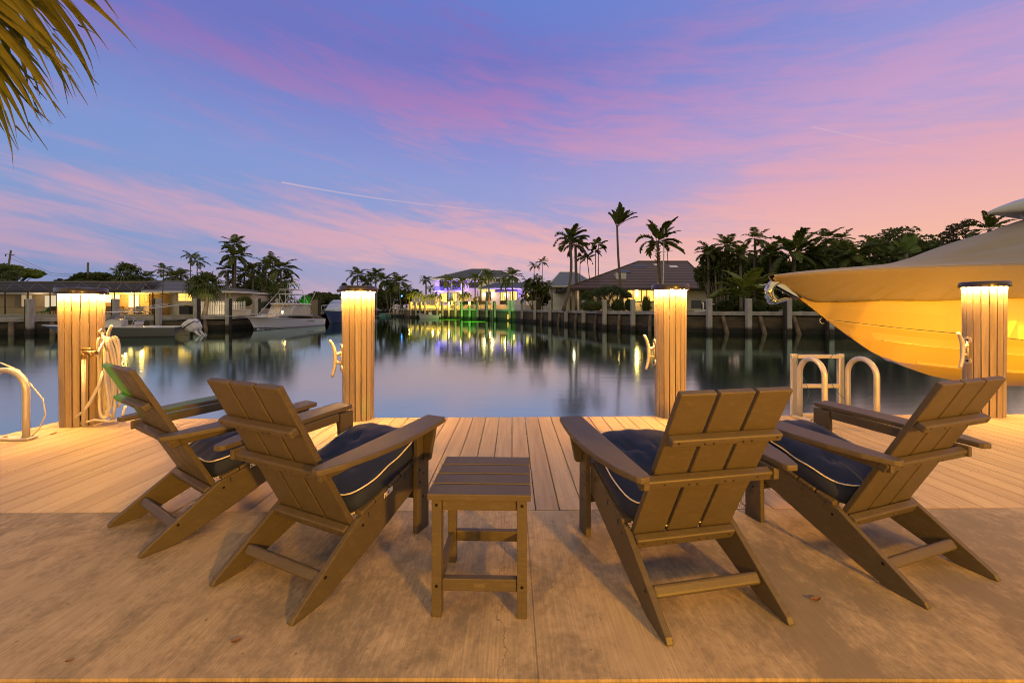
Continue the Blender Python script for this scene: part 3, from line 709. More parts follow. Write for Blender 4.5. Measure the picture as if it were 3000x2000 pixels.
def fan_leaf(mb,root,az_,el_,Lp,Rf,rd,ns=13,m=0,droop=.5,wind=Vector((0,0,0))):
    d=Vector((math.cos(az_)*math.cos(el_),math.sin(az_)*math.cos(el_),math.sin(el_)))
    h=Vector(root)+d*Lp+Vector((0,0,-.10*Lp)); mb.tube([root,h],[.02*Lp+.008,.012],4,m,False)
    sx_,up=basis(d)
    for j in range(ns):
        t=-1+2*j/(ns-1); a=t*1.9+rd.uniform(-.05,.05); dir_=(d*math.cos(a)+sx_*math.sin(a)+up*.12*rd.uniform(-1,1)+wind*.5).normalized()
        ln=Rf*(1-.28*abs(t))*(.85+.3*rd.random()); w_=Rf*.085
        m1=h+dir_*ln*.55; tip=h+dir_*ln*.95-Vector((0,0,droop*ln*(.5+.6*rd.random())))
        wv=(sx_*math.cos(a)-d*math.sin(a))*w_
        b=len(mb.v); mb.v+=[tuple(h),tuple(m1+wv),tuple(tip),tuple(m1-wv)]; mb.f.append((b,b+1,b+2,b+3)); mb.mi.append(m); mb.sm.append(False)
def trunk_mesh(p0,p1,r0,r1,bow,rings=8,seg=10):
    mb=MB(); pts=[];rr=[]
    for i in range(seg+1):
        t=i/seg; p=Vector(p0).lerp(Vector(p1),t)+Vector(bow)*math.sin(PI*t); pts.append(p); rr.append(r0+(r1-r0)*t+(.35*r0*(1-t/.12) if t<.12 else 0))
    mb.tube(pts,rr,9); return mb
SEED=[100]
def palm(u,v,Y,label,rpx,base_u=None,zb=.62,kind='coco',group=None,mat=None,wind=(0,0,0),bow=0.0,nf=17,tr=None,cat='palm tree',name=None,droop=1.5,boots=False,el=(-.5,1.35),nl=15,hang=.5,ll=.30,lw=.055,skirt=False):
    SEED[0]+=1; rd=random.Random(SEED[0]); c=at(u,v,Y); bu=u if base_u is None else base_u
    Rc=rpx*Y/F; b0=Vector((xat(bu,Y),Y+rd.uniform(-.2,.2),zb))
    t=empty(name or ('fan_palm' if kind=='fan' else 'coconut_palm' if kind=='coco' else 'palm_tree'),b0,0,label,cat,group)
    h=c-b0; r0=tr or max(.07,min(.19,h.z*.018+.05))
    trunk_mesh((0,0,0),h,r0,r0*.72,(bow,0,0)).build('trunk',M_trunk,t)
    mb=MB(); wv=Vector(wind)
    if kind=='fan':
        for i in range(nf*2):
            f=(i+.5)/(nf*2); e_=-1.0+2.4*f; a=i*2.399; fan_leaf(mb,h+Vector((0,0,-.1*Rc)),a,e_,Rc*.52*(.8+.4*rd.random()),Rc*.62,rd,wind=wv,droop=.35+.5*(1-f))
    else:
        crown_pinnate(mb,h,Rc,rd,nf,wv,droop,el=el,nl=nl,hang=hang,ll=ll,lw=lw)
    mb.build('crown',mat or (L_fan if kind=='fan' else L_coco),t,fixn=False)
    if boots:
        mb=MB()
        for i in range(26):
            a=i*2.399; z=h.z-.25-i*.05*Rc/1.4; q=Vector((h.x,h.y,z)); d=Vector((math.cos(a),math.sin(a),.7)).normalized(); mb.tube([q,q+d*(r0*2.1)],[r0*.4,r0*.15],4,0,True)
        mb.build('leaf_bases',pm('orange_boot',(.20,.12,.06),.9),t)
    if skirt:
        mb=MB()
        for i in range(9): a=i*.7; frond(mb,h,a,-.7,Rc*.9,rd,1.0,nl=9,hang=1.2)
        mb.build('dead_fronds',L_brown,t,fixn=False)
    return t
def leafball(mb,c,r,rd,n,ls,m=0,hole=0.0,flat=1.0):
    c=Vector(c)
    for i in range(n):
        z=rd.uniform(-1,1); a=rd.uniform(0,2*PI); s=math.sqrt(1-z*z); q=Vector((s*math.cos(a),s*math.sin(a),z*flat)); rr=r*(.55+.55*rd.random()**.6)
        p=c+q*rr; d=Vector((rd.gauss(0,1),rd.gauss(0,1),rd.gauss(0,.6))).normalized(); x,y=basis(d); l=ls*(.6+.8*rd.random())
        b=len(mb.v); mb.v+=[tuple(p-x*l*.5),tuple(p+y*l*.32),tuple(p+x*l*.5),tuple(p-y*l*.32)]; mb.f.append((b,b+1,b+2,b+3)); mb.mi.append(m); mb.sm.append(False)
def tree(u0,u1,v0,v1,Y,label,zb=.62,mat=None,nc=26,n=110,ls=.32,group=None,dep=None,flat=.7,cat='tree',name='broadleaf_tree',cr=.30,trunk=True):
    """crown fills the rectangle u0..u1, v0..v1 at distance Y"""
    SEED[0]+=1; rd=random.Random(SEED[0]); c=at((u0+u1)/2,(v0+v1)/2,Y); rx=(u1-u0)/2*Y/F; rz=(v1-v0)/2*Y/F; ry=dep or rx*.7
    b0=Vector((c.x,Y,zb)); t=empty(name,b0,0,label,cat,group); h=c-b0
    cl=[]
    for i in range(nc):
        for _ in range(30):
            q=Vector((rd.uniform(-1,1),rd.uniform(-1,1),rd.uniform(-1,1)))
            if q.length<1: break
        r=cr*min(rx,rz*1.6)*(.7+.6*rd.random()); cl.append((h+Vector((q.x*(rx-r*.6),q.y*ry,q.z*(max(rz-r*.6*flat,.05)))),r))
    if trunk:
        mb=MB(); r0=max(.08,rx*.05); fork=Vector((0,0,max(.2,(h.z-rz)*.7)))
        mb.tube([(0,0,0),fork*.5,fork],[r0*1.3,r0,r0*.85],8)
        for p,r in cl[:12]: mb.tube([fork,fork.lerp(p,.5)+Vector((0,0,.15*rz)),p],[r0*.5,r0*.3,r0*.1],5)
        mb.build('trunk',M_bark,t)
    mb=MB()
    for p,r in cl: leafball(mb,p,r,rd,int(n*1.5),ls*1.1,flat=flat)
    mb.build('crown',mat or L_dark,t,fixn=False); return t
def shrub(u0,u1,v0,v1,Y,label,mat=None,n=420,ls=.16,group=None,name='shrub',cat='shrub',spiky=False,zb=None):
    SEED[0]+=1; rd=random.Random(SEED[0]); z1=zat(v0,Y); z0=zb if zb is not None else zat(v1,Y); rx=(u1-u0)/2*Y/F; rz=(z1-z0)/2
    c=Vector((xat((u0+u1)/2,Y),Y,z0)); t=empty(name,c,0,label,cat,group)
    mb=MB()
    for i in range(5): a=i*1.3; mb.tube([(0,0,0),(math.cos(a)*rx*.4,math.sin(a)*rx*.3,rz*1.1)],[.03,.012],4)
    mb.build('stems',M_bark,t)
    mb=MB()
    if spiky:
        for i in range(n//3):
            a=rd.uniform(0,2*PI); e_=rd.uniform(.15,1.5); d=Vector((math.cos(a)*math.cos(e_)*rx,math.sin(a)*math.cos(e_)*rx,math.sin(e_)*2*rz)); q=Vector((rd.uniform(-.3,.3)*rx,rd.uniform(-.3,.3)*rx,0)); x,_=basis(d); w_=.03
            b=len(mb.v); mb.v+=[tuple(q-x*w_),tuple(q+x*w_),tuple(q+d*.6+x*w_),tuple(q+d*rd.uniform(.85,1.05)),tuple(q+d*.6-x*w_)]; mb.f.append((b,b+1,b+2,b+3,b+4)); mb.mi.append(0); mb.sm.append(False)
    else:
        for i in range(n*2):
            z=rd.uniform(-.9,1); a=rd.uniform(0,2*PI); s=math.sqrt(1-z*z); k=.72+.3*rd.random(); p=Vector((s*math.cos(a)*rx*k,s*math.sin(a)*rx*.7*k,rz+z*rz*k*1.02)); d=Vector((rd.gauss(0,1),rd.gauss(0,1),rd.gauss(0,1))).normalized(); x,y=basis(d); l=ls*(.6+.8*rd.random())
            b=len(mb.v); mb.v+=[tuple(p-x*l*.5),tuple(p+y*l*.35),tuple(p+x*l*.5),tuple(p-y*l*.35)]; mb.f.append((b,b+1,b+2,b+3)); mb.mi.append(0); mb.sm.append(False)
        b=len(mb.v)
        mb.lathe([(.01,.02),(.7*rx,.2*rz),(.78*rx,rz),(.55*rx,1.55*rz),(.01,1.78*rz)],n=10,sy=.7)
    mb.build('foliage',mat or L_dark,t,fixn=False); return t
def clump(u0,u1,v0,v1,Y,label,zb=.62,n_st=14,mat=None,group=None,name='clumping_palm',wind=(0,0,0),light_trunks=True,fr=.45,nf=8):
    """cluster palm: many thin canes, each with its own small head"""
    SEED[0]+=1; rd=random.Random(SEED[0]); cx=(u0+u1)/2; b0=Vector((xat(cx,Y),Y,zb)); t=empty(name,b0,0,label,'palm clump',group)
    rx=(u1-u0)/2*Y/F; z0,z1=zat(v1,Y)-zb,zat(v0,Y)-zb; ms=MB(); mc=MB()
    for i in range(n_st):
        a=rd.uniform(0,2*PI); q=math.sqrt(rd.random()); x=math.cos(a)*q*rx*.72; y=math.sin(a)*q*rx*.5; zz=z0+(z1-z0)*(.28+.55*rd.random())*(1-.3*abs(x)/rx)
        p=Vector((x,y,zz)); ms.tube([(x*.35,y*.35,0),(x*.6,y*.6,zz*.5),p],[.055,.045,.035],6)
        crown_pinnate(mc,p,rx*fr*(.8+.4*rd.random()),rd,nf,Vector(wind),1.7,nl=10,lw=.075,hang=.6)
    ms.build('canes',pm('palm_cane',(.26,.23,.17),.7,var=.3),t); mc.build('crown',mat or L_coco,t,fixn=False); return t

# ================================================================ banks, seawalls, posts
RW=[(60,27.5,1.03),(23,30,1.03),(15.7,31.8,1.04),(12.6,33.2,1.05),(9.3,38.6,1.06),(6.8,47,1.10),(3.5,57,1.15),(0,65,1.25),(-2.8,72,1.31),(-11.4,83,1.36),(-23,93,1.40),(-33,114,1.42),(-42,138,1.3),(-140,141,1.2)]
LW=[(-75,6,.56),(-50,21.0,.56),(-36.5,30.5,.57),(-26.5,37.5,.60),(-26.6,52,.62),(-27,74,.65),(-80,96,.7)]
def hit(poly,u):
    k=(u-1500)/F
    for (x0,y0,z0),(x1,y1,z1) in zip(poly,poly[1:]):
        d0=x0-k*y0; d1=x1-k*y1
        if d0*d1<=0 and abs(d0-d1)>1e-9:
            t=d0/(d0-d1); return Vector((x0+(x1-x0)*t,y0+(y1-y0)*t,z0+(z1-z0)*t)),Vector((x1-x0,y1-y0,0)).normalized()
def mat_wall():
    m=bpy.data.materials.new('stained_seawall'); m.use_nodes=True; n=NT(m.node_tree); b=n.n['Principled BSDF']
    P=n.add('ShaderNodeNewGeometry').outputs['Position']; sx=n.add('ShaderNodeSeparateXYZ'); n.l.new(P,sx.inputs[0])
    a=n.noise(n.mapr(P,scale=(.7,.7,2.2)),1.2,5,.65); up=n.mix(n.ramp(a,[(.35,0.0),(.65,1.0)]),(.14,.10,.055,1),(.055,.045,.032,1))
    hgt=n.m('ADD',sx.outputs[2],n.m('MULTIPLY',n.noise(P,2.2,4,.7),.5)); wet=n.ramp(n.m('ADD',hgt,.5),[(.42,1.0),(.62,0.0)])
    spk=n.ramp(n.noise(P,14,2,.5),[(.66,0.0),(.72,1.0)])
    c=n.mix(wet,up,n.mix(n.m('MULTIPLY',spk,.5),(.018,.015,.012,1),(.20,.18,.15,1))); n.l.new(c,b.inputs['Base Color']); b.inputs['Roughness'].default_value=.85
    n.l.new(n.bump(n.noise(P,5,4,.7),.6,.05),b.inputs['Normal']); return m
def mat_pile():
    m=bpy.data.materials.new('concrete_pile'); m.use_nodes=True; n=NT(m.node_tree); b=n.n['Principled BSDF']
    P=n.add('ShaderNodeNewGeometry').outputs['Position']; sx=n.add('ShaderNodeSeparateXYZ'); n.l.new(P,sx.inputs[0])
    a=n.noise(n.mapr(P,scale=(4,4,1.2)),1.2,5,.65); up=n.mix(n.ramp(a,[(.35,0.0),(.65,1.0)]),(.52,.49,.44,1),(.36,.34,.30,1))
    hgt=n.m('ADD',sx.outputs[2],n.m('MULTIPLY',n.noise(P,3,4,.7),.35)); wet=n.ramp(n.m('ADD',hgt,.5),[(.35,1.0),(.60,0.0)])
    c=n.mix(wet,up,(.045,.035,.026,1)); n.l.new(c,b.inputs['Base Color']); b.inputs['Roughness'].default_value=.85; return m
M_wall=mat_wall(); M_pile=mat_pile(); M_capc=pm('seawall_cap_concrete',(.40,.37,.33),.8,var=.3,vs=1.5,bump=.3,bs=12); M_tpile=pm('dark_timber_pile',(.045,.036,.030),.85,var=.4)
M_grassL=pm('lawn_grass',(.10,.105,.035),.9,var=.45,vs=2.5,bump=.6,bs=25,c2=(.15,.13,.06))
M_grassR=pm('green_lawn',(.07,.11,.025),.9,var=.4,vs=2.5,bump=.6,bs=25)
def seawall(poly,side,label,th=.42,over=.16):
    t=empty('seawall',(poly[0][0],poly[0][1],WZ),0,label,'seawall','concrete seawalls along the canal')
    o=Vector((poly[0][0],poly[0][1],WZ)); nn=[]
    for i,(x,y,z) in enumerate(poly):
        a=Vector(poly[max(i-1,0)][:2]); c=Vector(poly[min(i+1,len(poly)-1)][:2]); d=(c-a).normalized(); nn.append(Vector((-d.y,d.x,0))*side)
    P=[Vector((x,y,z)) for x,y,z in poly]
    def ring(i,off,z): return P[i]+nn[i]*off+Vector((0,0,z-P[i].z))-o
    mb=MB(); mb.loft([[ring(i,0,-3),ring(i,.35,-3),ring(i,.35,P[i].z-th+.02),ring(i,0,P[i].z-th+.02)] for i in range(len(P))],sm=False); mb.build('wall_face',M_wall,t)
    mb=MB(); mb.loft([[ring(i,-over,P[i].z-th*.72),ring(i,.55,P[i].z-th*.72),ring(i,.55,P[i].z),ring(i,-over,P[i].z)] for i in range(len(P))],sm=False); mb.build('cap',M_capc,t,bevel=.02,seg=1)
    return t
seawall(RW,-1,'long concrete seawall with pale cap on the right and far bank')
seawall(LW,1,'concrete seawall with pale cap in front of the bungalow lawn on the left')
def land(name,poly,extra,z,mat):
    mb=MB(); pts=[(p[0],p[1],z) for p in poly]+[(x,y,z) for x,y in extra]; mb.poly(pts); bm_o=mb.build(name,mat); struct(bm_o); return bm_o
def inset(poly,side,dd):
    out=[]
    for i,p in enumerate(poly):
        a=Vector(poly[max(i-1,0)][:2]); c=Vector(poly[min(i+1,len(poly)-1)][:2]); d=(c-a).normalized(); out.append((p[0]-d.y*side*dd,p[1]+d.x*side*dd,p[2]))
    return out
land('lawn_right',inset(RW,-1,.4),[(-300,141),(-300,900),(500,900),(500,27)],1.0,M_grassR)
land('lawn_left',inset(LW,1,.4),[(-300,130),(-300,-5)],.55,M_grassL)
# posts
GP='concrete mooring posts along the far seawalls'
def post(u,vt,poly,wd,label,dark=True,lean=False,side=-1,off=-.30):
    p,d=hit(poly,u); n_=Vector((-d.y,d.x,0))*(-1 if poly is RW else 1)
    q=p+n_*off; q=Vector((q.x,q.y,0)); zt=zat(vt,q.y)
    t=empty('mooring_post',(q.x,q.y,WZ),0,label,'post',GP)
    mb=MB(); mb.bb(-wd/2,wd/2,-wd/2,wd/2,-2.3,zt-WZ); mb.build('post_shaft',M_pile,t,bevel=.02,seg=1)
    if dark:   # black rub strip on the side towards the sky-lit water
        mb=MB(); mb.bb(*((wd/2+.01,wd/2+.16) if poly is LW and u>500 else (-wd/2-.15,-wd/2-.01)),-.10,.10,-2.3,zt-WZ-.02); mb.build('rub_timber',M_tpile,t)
    return q
ORD=['first','second','third','fourth','fifth','sixth','seventh','eighth','ninth','tenth','eleventh','twelfth','thirteenth','fourteenth','fifteenth','sixteenth','seventeenth','eighteenth']
# right bank, seen individually
far=[(1208,884),(1222,884),(1235,884),(1249,884),(1285,884),(1300,883),(1319,883),(1338,883),(1357,883),(1380,883),(1403,883),(1430,883),(1455,882)]
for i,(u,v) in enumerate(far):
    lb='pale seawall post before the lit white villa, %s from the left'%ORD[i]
    post(u,v,RW,.40,lb)
near=[(1499,881),(1535,880.5),(1573,880.5),(1618,880),(1666,880),(1718,879.5),(1780,878.5),(1862,877),(2077,875),(2189,874.5),(2304,875),(2423,876)]
for i,(u,v) in enumerate(near):
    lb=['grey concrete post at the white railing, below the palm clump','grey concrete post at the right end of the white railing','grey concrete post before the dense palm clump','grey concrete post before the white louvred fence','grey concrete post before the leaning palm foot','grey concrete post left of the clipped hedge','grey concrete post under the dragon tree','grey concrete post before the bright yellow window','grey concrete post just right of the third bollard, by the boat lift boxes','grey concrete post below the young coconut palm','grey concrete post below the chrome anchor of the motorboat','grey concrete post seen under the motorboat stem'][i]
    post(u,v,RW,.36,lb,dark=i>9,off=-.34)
for i,(u,v,pl) in enumerate([(92.5,875.6,LW),(342,875,LW),(466,874,LW),(575,874,LW),(668,874,LW),(745,874,LW),(806,875,LW)]):
    lb=['pale concrete post left of the corner bollard, before the screened porch','pale concrete post behind the grey skiff t-top','pale concrete post behind the skiff rod tips','pale concrete post at the left end of the picket fence','pale concrete post between the picket fence and the dock box','pale concrete post right of the dock box','short pale concrete post behind the sportfishing boat bow'][i]
    post(u,v,pl,.33,lb,dark=True,off=-.30)
# leaning timber piles under the cap
k=0
for u in (1590,1640,1690,1748,1815,1905,1990,2112,2220,2318,30,150,440,595):
    poly=RW if u>1000 else LW; p,d=hit(poly,u); n_=Vector((-d.y,d.x,0))*(-1 if poly is RW else 1); q=p-n_*.12
    mb=MB(); a=Vector((.12,0,p.z-.38)); b_=Vector((.55,0,-2)) - n_*.5
    mb.tube([a-n_*.02,b_-n_*.4],[.15,.17],8); o=mb.build('batter_pile',pm('brown_timber_pile',(.17,.12,.075),.9,var=.4,vs=2)); o.location=(q.x,q.y,0)
    tag(o,'leaning brown timber pile under the seawall cap '+['below the palm clump','below the louvred fence','below the leaning palm foot','below the clipped hedge','below the dragon tree','below the lit brown house','behind the third bollard','by the boat lift boxes','left of the motorboat anchor','right of the motorboat anchor','at the far left frame edge','behind the skiff bow','under the skiff rods','behind the skiff outboard'][k],'pile','leaning timber piles'); k+=1

# ================================================================ building kit
M_white=pm('white_stucco',(.72,.70,.68),.8,var=.06); M_cream=pm('cream_stucco',(.62,.54,.40),.8,var=.08); M_beige=pm('porch_wall',(.50,.40,.25),.8,var=.1)
M_trimw=pm('white_paint',(.75,.74,.71),.5); M_glassd=pm('dark_window_glass',(.02,.025,.03),.08,spec=.8); M_bronze=pm('bronze_aluminium',(.035,.028,.022),.5,.4)
M_lit=em('lit_window_warm',(1,.50,.10),2.2); M_litw=em('lit_window_bright',(1,.66,.24),4.2); M_litd=em('lit_window_dim',(.85,.60,.34),.62); M_lamp=em('lamp_bulb',(1,.66,.28),18); M_lity=em('lit_window_yellow',(1,.70,.16),1.7)
def mat_roof(name,c,c2,sc_,diag=False):
    m=bpy.data.materials.new(name); m.use_nodes=True; n=NT(m.node_tree); b=n.n['Principled BSDF']
    P=n.add('ShaderNodeTexCoord').outputs['Object']; sx=n.add('ShaderNodeSeparateXYZ'); n.l.new(P,sx.inputs[0])
    def saw(v,s): return n.m('FRACT',n.m('MULTIPLY',v,s))
    if diag:
        f=n.m('MAXIMUM',n.m('GREATER_THAN',saw(n.m('ADD',sx.outputs[0],n.m('MULTIPLY',sx.outputs[2],1.6)),sc_),.62),n.m('GREATER_THAN',saw(n.m('SUBTRACT',sx.outputs[0],n.m('MULTIPLY',sx.outputs[2],1.6)),sc_),.7))
    else:
        f=n.m('MULTIPLY',n.m('GREATER_THAN',saw(sx.outputs[2],sc_),.55),1)
    no=n.noise(P,1.5,4,.6)
    n.l.new(n.mix(f,n.mix(no,c+(1,),tuple(x*.6 for x in c)+(1,)),c2+(1,)),b.inputs['Base Color']); b.inputs['Roughness'].default_value=.6
    n.l.new(n.bump(f,.5,.04),b.inputs['Normal']); return m
R_brown=mat_roof('brown_roof_tiles',(.20,.115,.08),(.05,.032,.025),2.4); R_grey=mat_roof('grey_roof_tiles',(.17,.16,.15),(.07,.065,.06),4.5); R_blue=mat_roof('blue_grey_metal_shingles',(.26,.29,.34),(.07,.08,.10),1.6,True); R_char=mat_roof('charcoal_roof',(.10,.10,.105),(.06,.06,.065),4)
def hiproof(t,x0,x1,y0,y1,ze,xr0,xr1,yr,zr,mat,name='roof',fas=.22):
    mb=MB(); A,B,C,D=[(x0,y0,ze),(x1,y0,ze),(x1,y1,ze),(x0,y1,ze)]; E_,G_=(xr0,yr,zr),(xr1,yr,zr)
    mb.poly([A,B,G_,E_]); mb.poly([B,C,G_]); mb.poly([C,D,E_,G_]); mb.poly([D,A,E_])
    r=mb.build(name,mat,t,fixn=False)
    mb=MB(); mb.bb(x0,x1,y0,y0+.05,ze-fas,ze-.005); mb.bb(x0,x1,y1-.05,y1,ze-fas,ze-.005); mb.bb(x0,x0+.05,y0+.05,y1-.05,ze-fas,ze-.005); mb.bb(x1-.05,x1,y0+.05,y1-.05,ze-fas,ze-.005)
    mb.poly([(x0+.05,y0+.05,ze-fas+.02),(x1-.05,y0+.05,ze-fas+.02),(x1-.05,y1-.05,ze-fas+.02),(x0+.05,y1-.05,ze-fas+.02)])
    mb.build('fascia',M_trimw if mat is not R_brown else M_bronze,r)
    mb=MB()
    for a,b_ in ((A,E_),(B,G_),(E_,G_)): mb.tube([Vector(a)+Vector((0,0,.03)),Vector(b_)+Vector((0,0,.03))],.09,5)
    mb.build('ridge_caps',{R_blue:M_trimw,R_brown:pm('brown_ridge',(.12,.085,.07),.7),R_grey:pm('grey_ridge',(.15,.15,.15),.7)}.get(mat,M_trimw if mat is R_char else M_bronze),r)
    return r
def wall(t,x0,x1,y0,y1,z0,z1,mat,name='wall'):
    mb=MB(); mb.bb(x0,x1,y0,y1,z0,z1); return mb.build(name,mat,t)
def window(t,Y,o,u0,u1,v0,v1,mat,nm=1,nh=0,frame=.07,name='window',fm=None,yo=-.02):
    """a window on the wall plane at distance Y, given by photo extents; o is the house origin"""
    x0,x1=xat(u0,Y)-o.x,xat(u1,Y)-o.x; z1,z0=zat(v0,Y)-o.z,zat(v1,Y)-o.z; y=Y-o.y+yo
    mb=MB(); f=frame
    for a,b_,c,d in ((x0-f,x0,z0-f,z1+f),(x1,x1+f,z0-f,z1+f),(x0,x1,z1,z1+f),(x0,x1,z0-f,z0)): mb.bb(a,b_,y-.05,y,c,d)
    for i in range(1,nm+1): xx=x0+(x1-x0)*i/(nm+1); mb.bb(xx-f*.35,xx+f*.35,y-.035,y-.012,z0,z1)
    for i in range(1,nh+1): zz_=z0+(z1-z0)*i/(nh+1); mb.bb(x0,x1,y-.034,y-.013,zz_-f*.3,zz_+f*.3)
    w_=mb.build(name,fm or M_trimw,t)
    mb=MB(); mb.bb(x0,x1,y-.010,y-.004,z0,z1); mb.build('pane',mat,w_)
    return w_
def slamp(loc,tgt,en,c,deg=100,name='spot_light',r=.12):
    o_=lamp(name,'SPOT',loc,en,c,shadow_soft_size=r,spot_size=R(deg),spot_blend=.5); aim(o_,tgt); return o_
def plamp(loc,en,c=(1,.60,.2),r=.15,name='lamp_light',sp=.0): return lamp(name,'POINT',loc,en,c,shadow_soft_size=r)

# ---------------------------------------------------------------- bungalow on the left
YB=48.0; gz=.62
o=Vector((xat(590,YB),YB,gz)); t=empty('bungalow',o,0,'low cream bungalow with grey tiled hip roof on the left bank','house')
X_=lambda u,Y=YB: xat(u,Y)-o.x
wall(t,X_(497),X_(682),0,9.8,-.1,2.75,M_cream); wall(t,X_(682)+.002,X_(699),2.5,9.5,-.1,2.45,M_cream,'side_wall')
wall(t,X_(-260,51),X_(497)-.002,3.0,9.6,-.1,2.70,M_beige,'porch_wall')
hiproof(t,X_(430),X_(703),-.75,10.4,2.78,X_(440,53),X_(545,53),5,zat(824,53)-gz,R_grey)
hiproof(t,X_(-300,50.5),X_(470,50.5),2.45,10.3,2.72,X_(-260,54),X_(470,54)-1.5,6,zat(826,54)-gz,R_grey,'porch_roof')
for a,nm,mt,q in (((524,563,860,881),1,M_lit,1),((622,661,860,881),1,pm('curtained_glass',(.45,.42,.38),.4),1)): 
    window(t,YB,o,*a,mt,1,1)
    mb=MB()
    for uu in (a[0]-5,a[1]+5): mb.bb(X_(uu)-.11,X_(uu)+.11,-.06,-.01,zat(a[3]+2,YB)-gz,zat(a[2]-1,YB)-gz)
    mb.build('shutters',pm('tan_shutter',(.45,.36,.25),.7),t)
for a,mt,nm in (((45,62,864,898),pm('porch_curtain',(.28,.25,.20),.8),0),((63,96,864,898),M_litd,1),((132,166,866,900),em('lit_window_pale',(.95,.78,.52),1.0),0),((309,352,863,886),M_litw,1),((378,408,864,900),M_litw,1),((425,432,862,882),M_lit,0)):
    window(t,51,o,*a,mt,nm,0,.09,fm=pm('tan_trim',(.42,.33,.2),.7))
wall(t,X_(309,50.4),X_(352,50.4),1.8,2.9,-.1,1.0,pm('counter_brown',(.12,.08,.05),.7),'bar_counter')
plamp((xat(365,49.6),49.6,2.9),480,(1,.50,.08)); plamp((xat(420,49.6),49.4,2.7),300,(1,.50,.08)); plamp((xat(300,49.6),49.6,2.9),240,(1,.50,.08)); plamp((xat(90,49.6),49.4,3.0),60,(1,.7,.4))
# screened porch
o2=Vector((xat(230,47.5),47.5,gz)); t2=empty('screened_porch',o2,0,'dark screened porch cage with slanting mesh roof in front of the bungalow','porch')
xx=lambda u,Y=47.5: xat(u,Y)-o2.x
us=[-60,15,82,147,214,275,335,393,448]; zt=zat(855,47.5)-gz; ztop=zat(827,50.6)-gz
for u in us:
    mb=MB(); mb.bb(xx(u)-.05,xx(u)+.05,-.04,.04,-.05,zt); mb.build('porch_post',M_bronze,t2)
mb=MB(); mb.bb(xx(-60),xx(448),-.05,.05,zt+.002,zt+.12); mb.bb(xx(-60),xx(448),-.025,.025,.82,.87); mb.build('beam',M_bronze,t2)
mb=MB()
tops=[(xx(u+26,50.6),3.1,ztop) for u in us]
for i,u in enumerate(us):
    a=(xx(u),0,zt+.10); mb.tube([a,tops[i]],.06,5)
    if i+1<len(us): mb.tube([tops[i],(xx(us[i+1]),0,zt+.1)],.045,5)
mb.tube([tops[0],tops[-1]],.05,5); mb.build('rafters',pm('porch_rafter',(.10,.075,.05),.6),t2)
ms=bpy.data.materials.new('insect_screen'); ms.use_nodes=True; n=NT(ms.node_tree); n.n.clear(); tr=n.add('ShaderNodeBsdfTransparent'); df=n.add('ShaderNodeBsdfDiffuse'); df.inputs[0].default_value=(.03,.025,.02,1); mx=n.add('ShaderNodeMixShader'); mx.inputs[0].default_value=.62; n.l.new(tr.outputs[0],mx.inputs[1]); n.l.new(df.outputs[0],mx.inputs[2]); oo=n.add('ShaderNodeOutputMaterial'); n.l.new(mx.outputs[0],oo.inputs[0])
mb=MB(); mb.poly([(xx(-60),.06,zt+.12),(xx(448),.06,zt+.12),(xx(474,50.6),3.1,ztop-.04),(xx(-34,50.6),3.1,ztop-.04)]); mb.build('roof_screen',ms,t2,fixn=False)
ms2=ms.copy(); ms2.node_tree.nodes['Mix Shader'].inputs[0].default_value=.22
for a,b_ in ((-60,448),): mb=MB(); mb.poly([(xx(a),.03,0),(xx(b_),.03,0),(xx(b_),.03,zt),(xx(a),.03,zt)]); mb.build('wall_screen',ms2,t2,fixn=False)
mb=MB(); mb.poly([(xx(436),.0,0),(xx(497),.0,0),(xx(497),.0,zt-.2),(xx(436),.0,zt-.2)]); ms3=ms.copy(); ms3.node_tree.nodes['Mix Shader'].inputs[0].default_value=.85; mb.build('door_screen',ms3,t2,fixn=False)
mb=MB(); mb.bb(xx(-60),xx(450),-.2,3.4,-.1,.03); struct(mb.build('porch_slab',M_capc,None)).location=o2
# porch furniture
M_green=pm('green_plastic',(.02,.30,.16),.5); M_furn=pm('dark_wicker',(.05,.035,.025),.8)
t=empty('sun_lounger',(xat(135,49),49,gz+.03),0,'green plastic lounger on the screened porch','lounger')
mb=MB(); mb.box((-.35,0,.28),(1.1,.6,.06),Matrix.Rotation(R(-8),3,'Y')); mb.build('seat',M_green,t); mb=MB(); mb.box((.42,0,.58),(.75,.6,.06),Matrix.Rotation(R(-50),3,'Y')); mb.build('backrest',M_green,t)
for sx_ in (-.8,.15):
    for sy_ in (-.25,.25): mb=MB(); mb.bb(sx_-.03,sx_+.03,sy_-.03,sy_+.03,0,.27); mb.build('leg',M_green,t)
def chairlet(u,Y,z,label,rz=0):
    t=empty('patio_chair',(xat(u,Y),Y,z),rz,label,'patio chair','porch chairs')
    mb=MB(); mb.bb(-.28,.28,-.28,.28,.38,.45); mb.build('seat',M_furn,t); mb=MB(); mb.bb(-.28,.28,.24,.30,.45,.95); mb.build('backrest',M_furn,t)
    for a in (-.24,.24):
        for b_ in (-.24,.24): mb=MB(); mb.bb(a-.025,a+.025,b_-.025,b_+.025,0,.38); mb.build('leg',M_furn,t)
chairlet(398,49.2,gz+.03,'dark patio chair by the bright porch door'); chairlet(415,49.3,gz+.03,'dark patio chair at the right of the lit porch',1.2); chairlet(152,48.7,gz+.03,'dark patio chair beside the green lounger',.5)
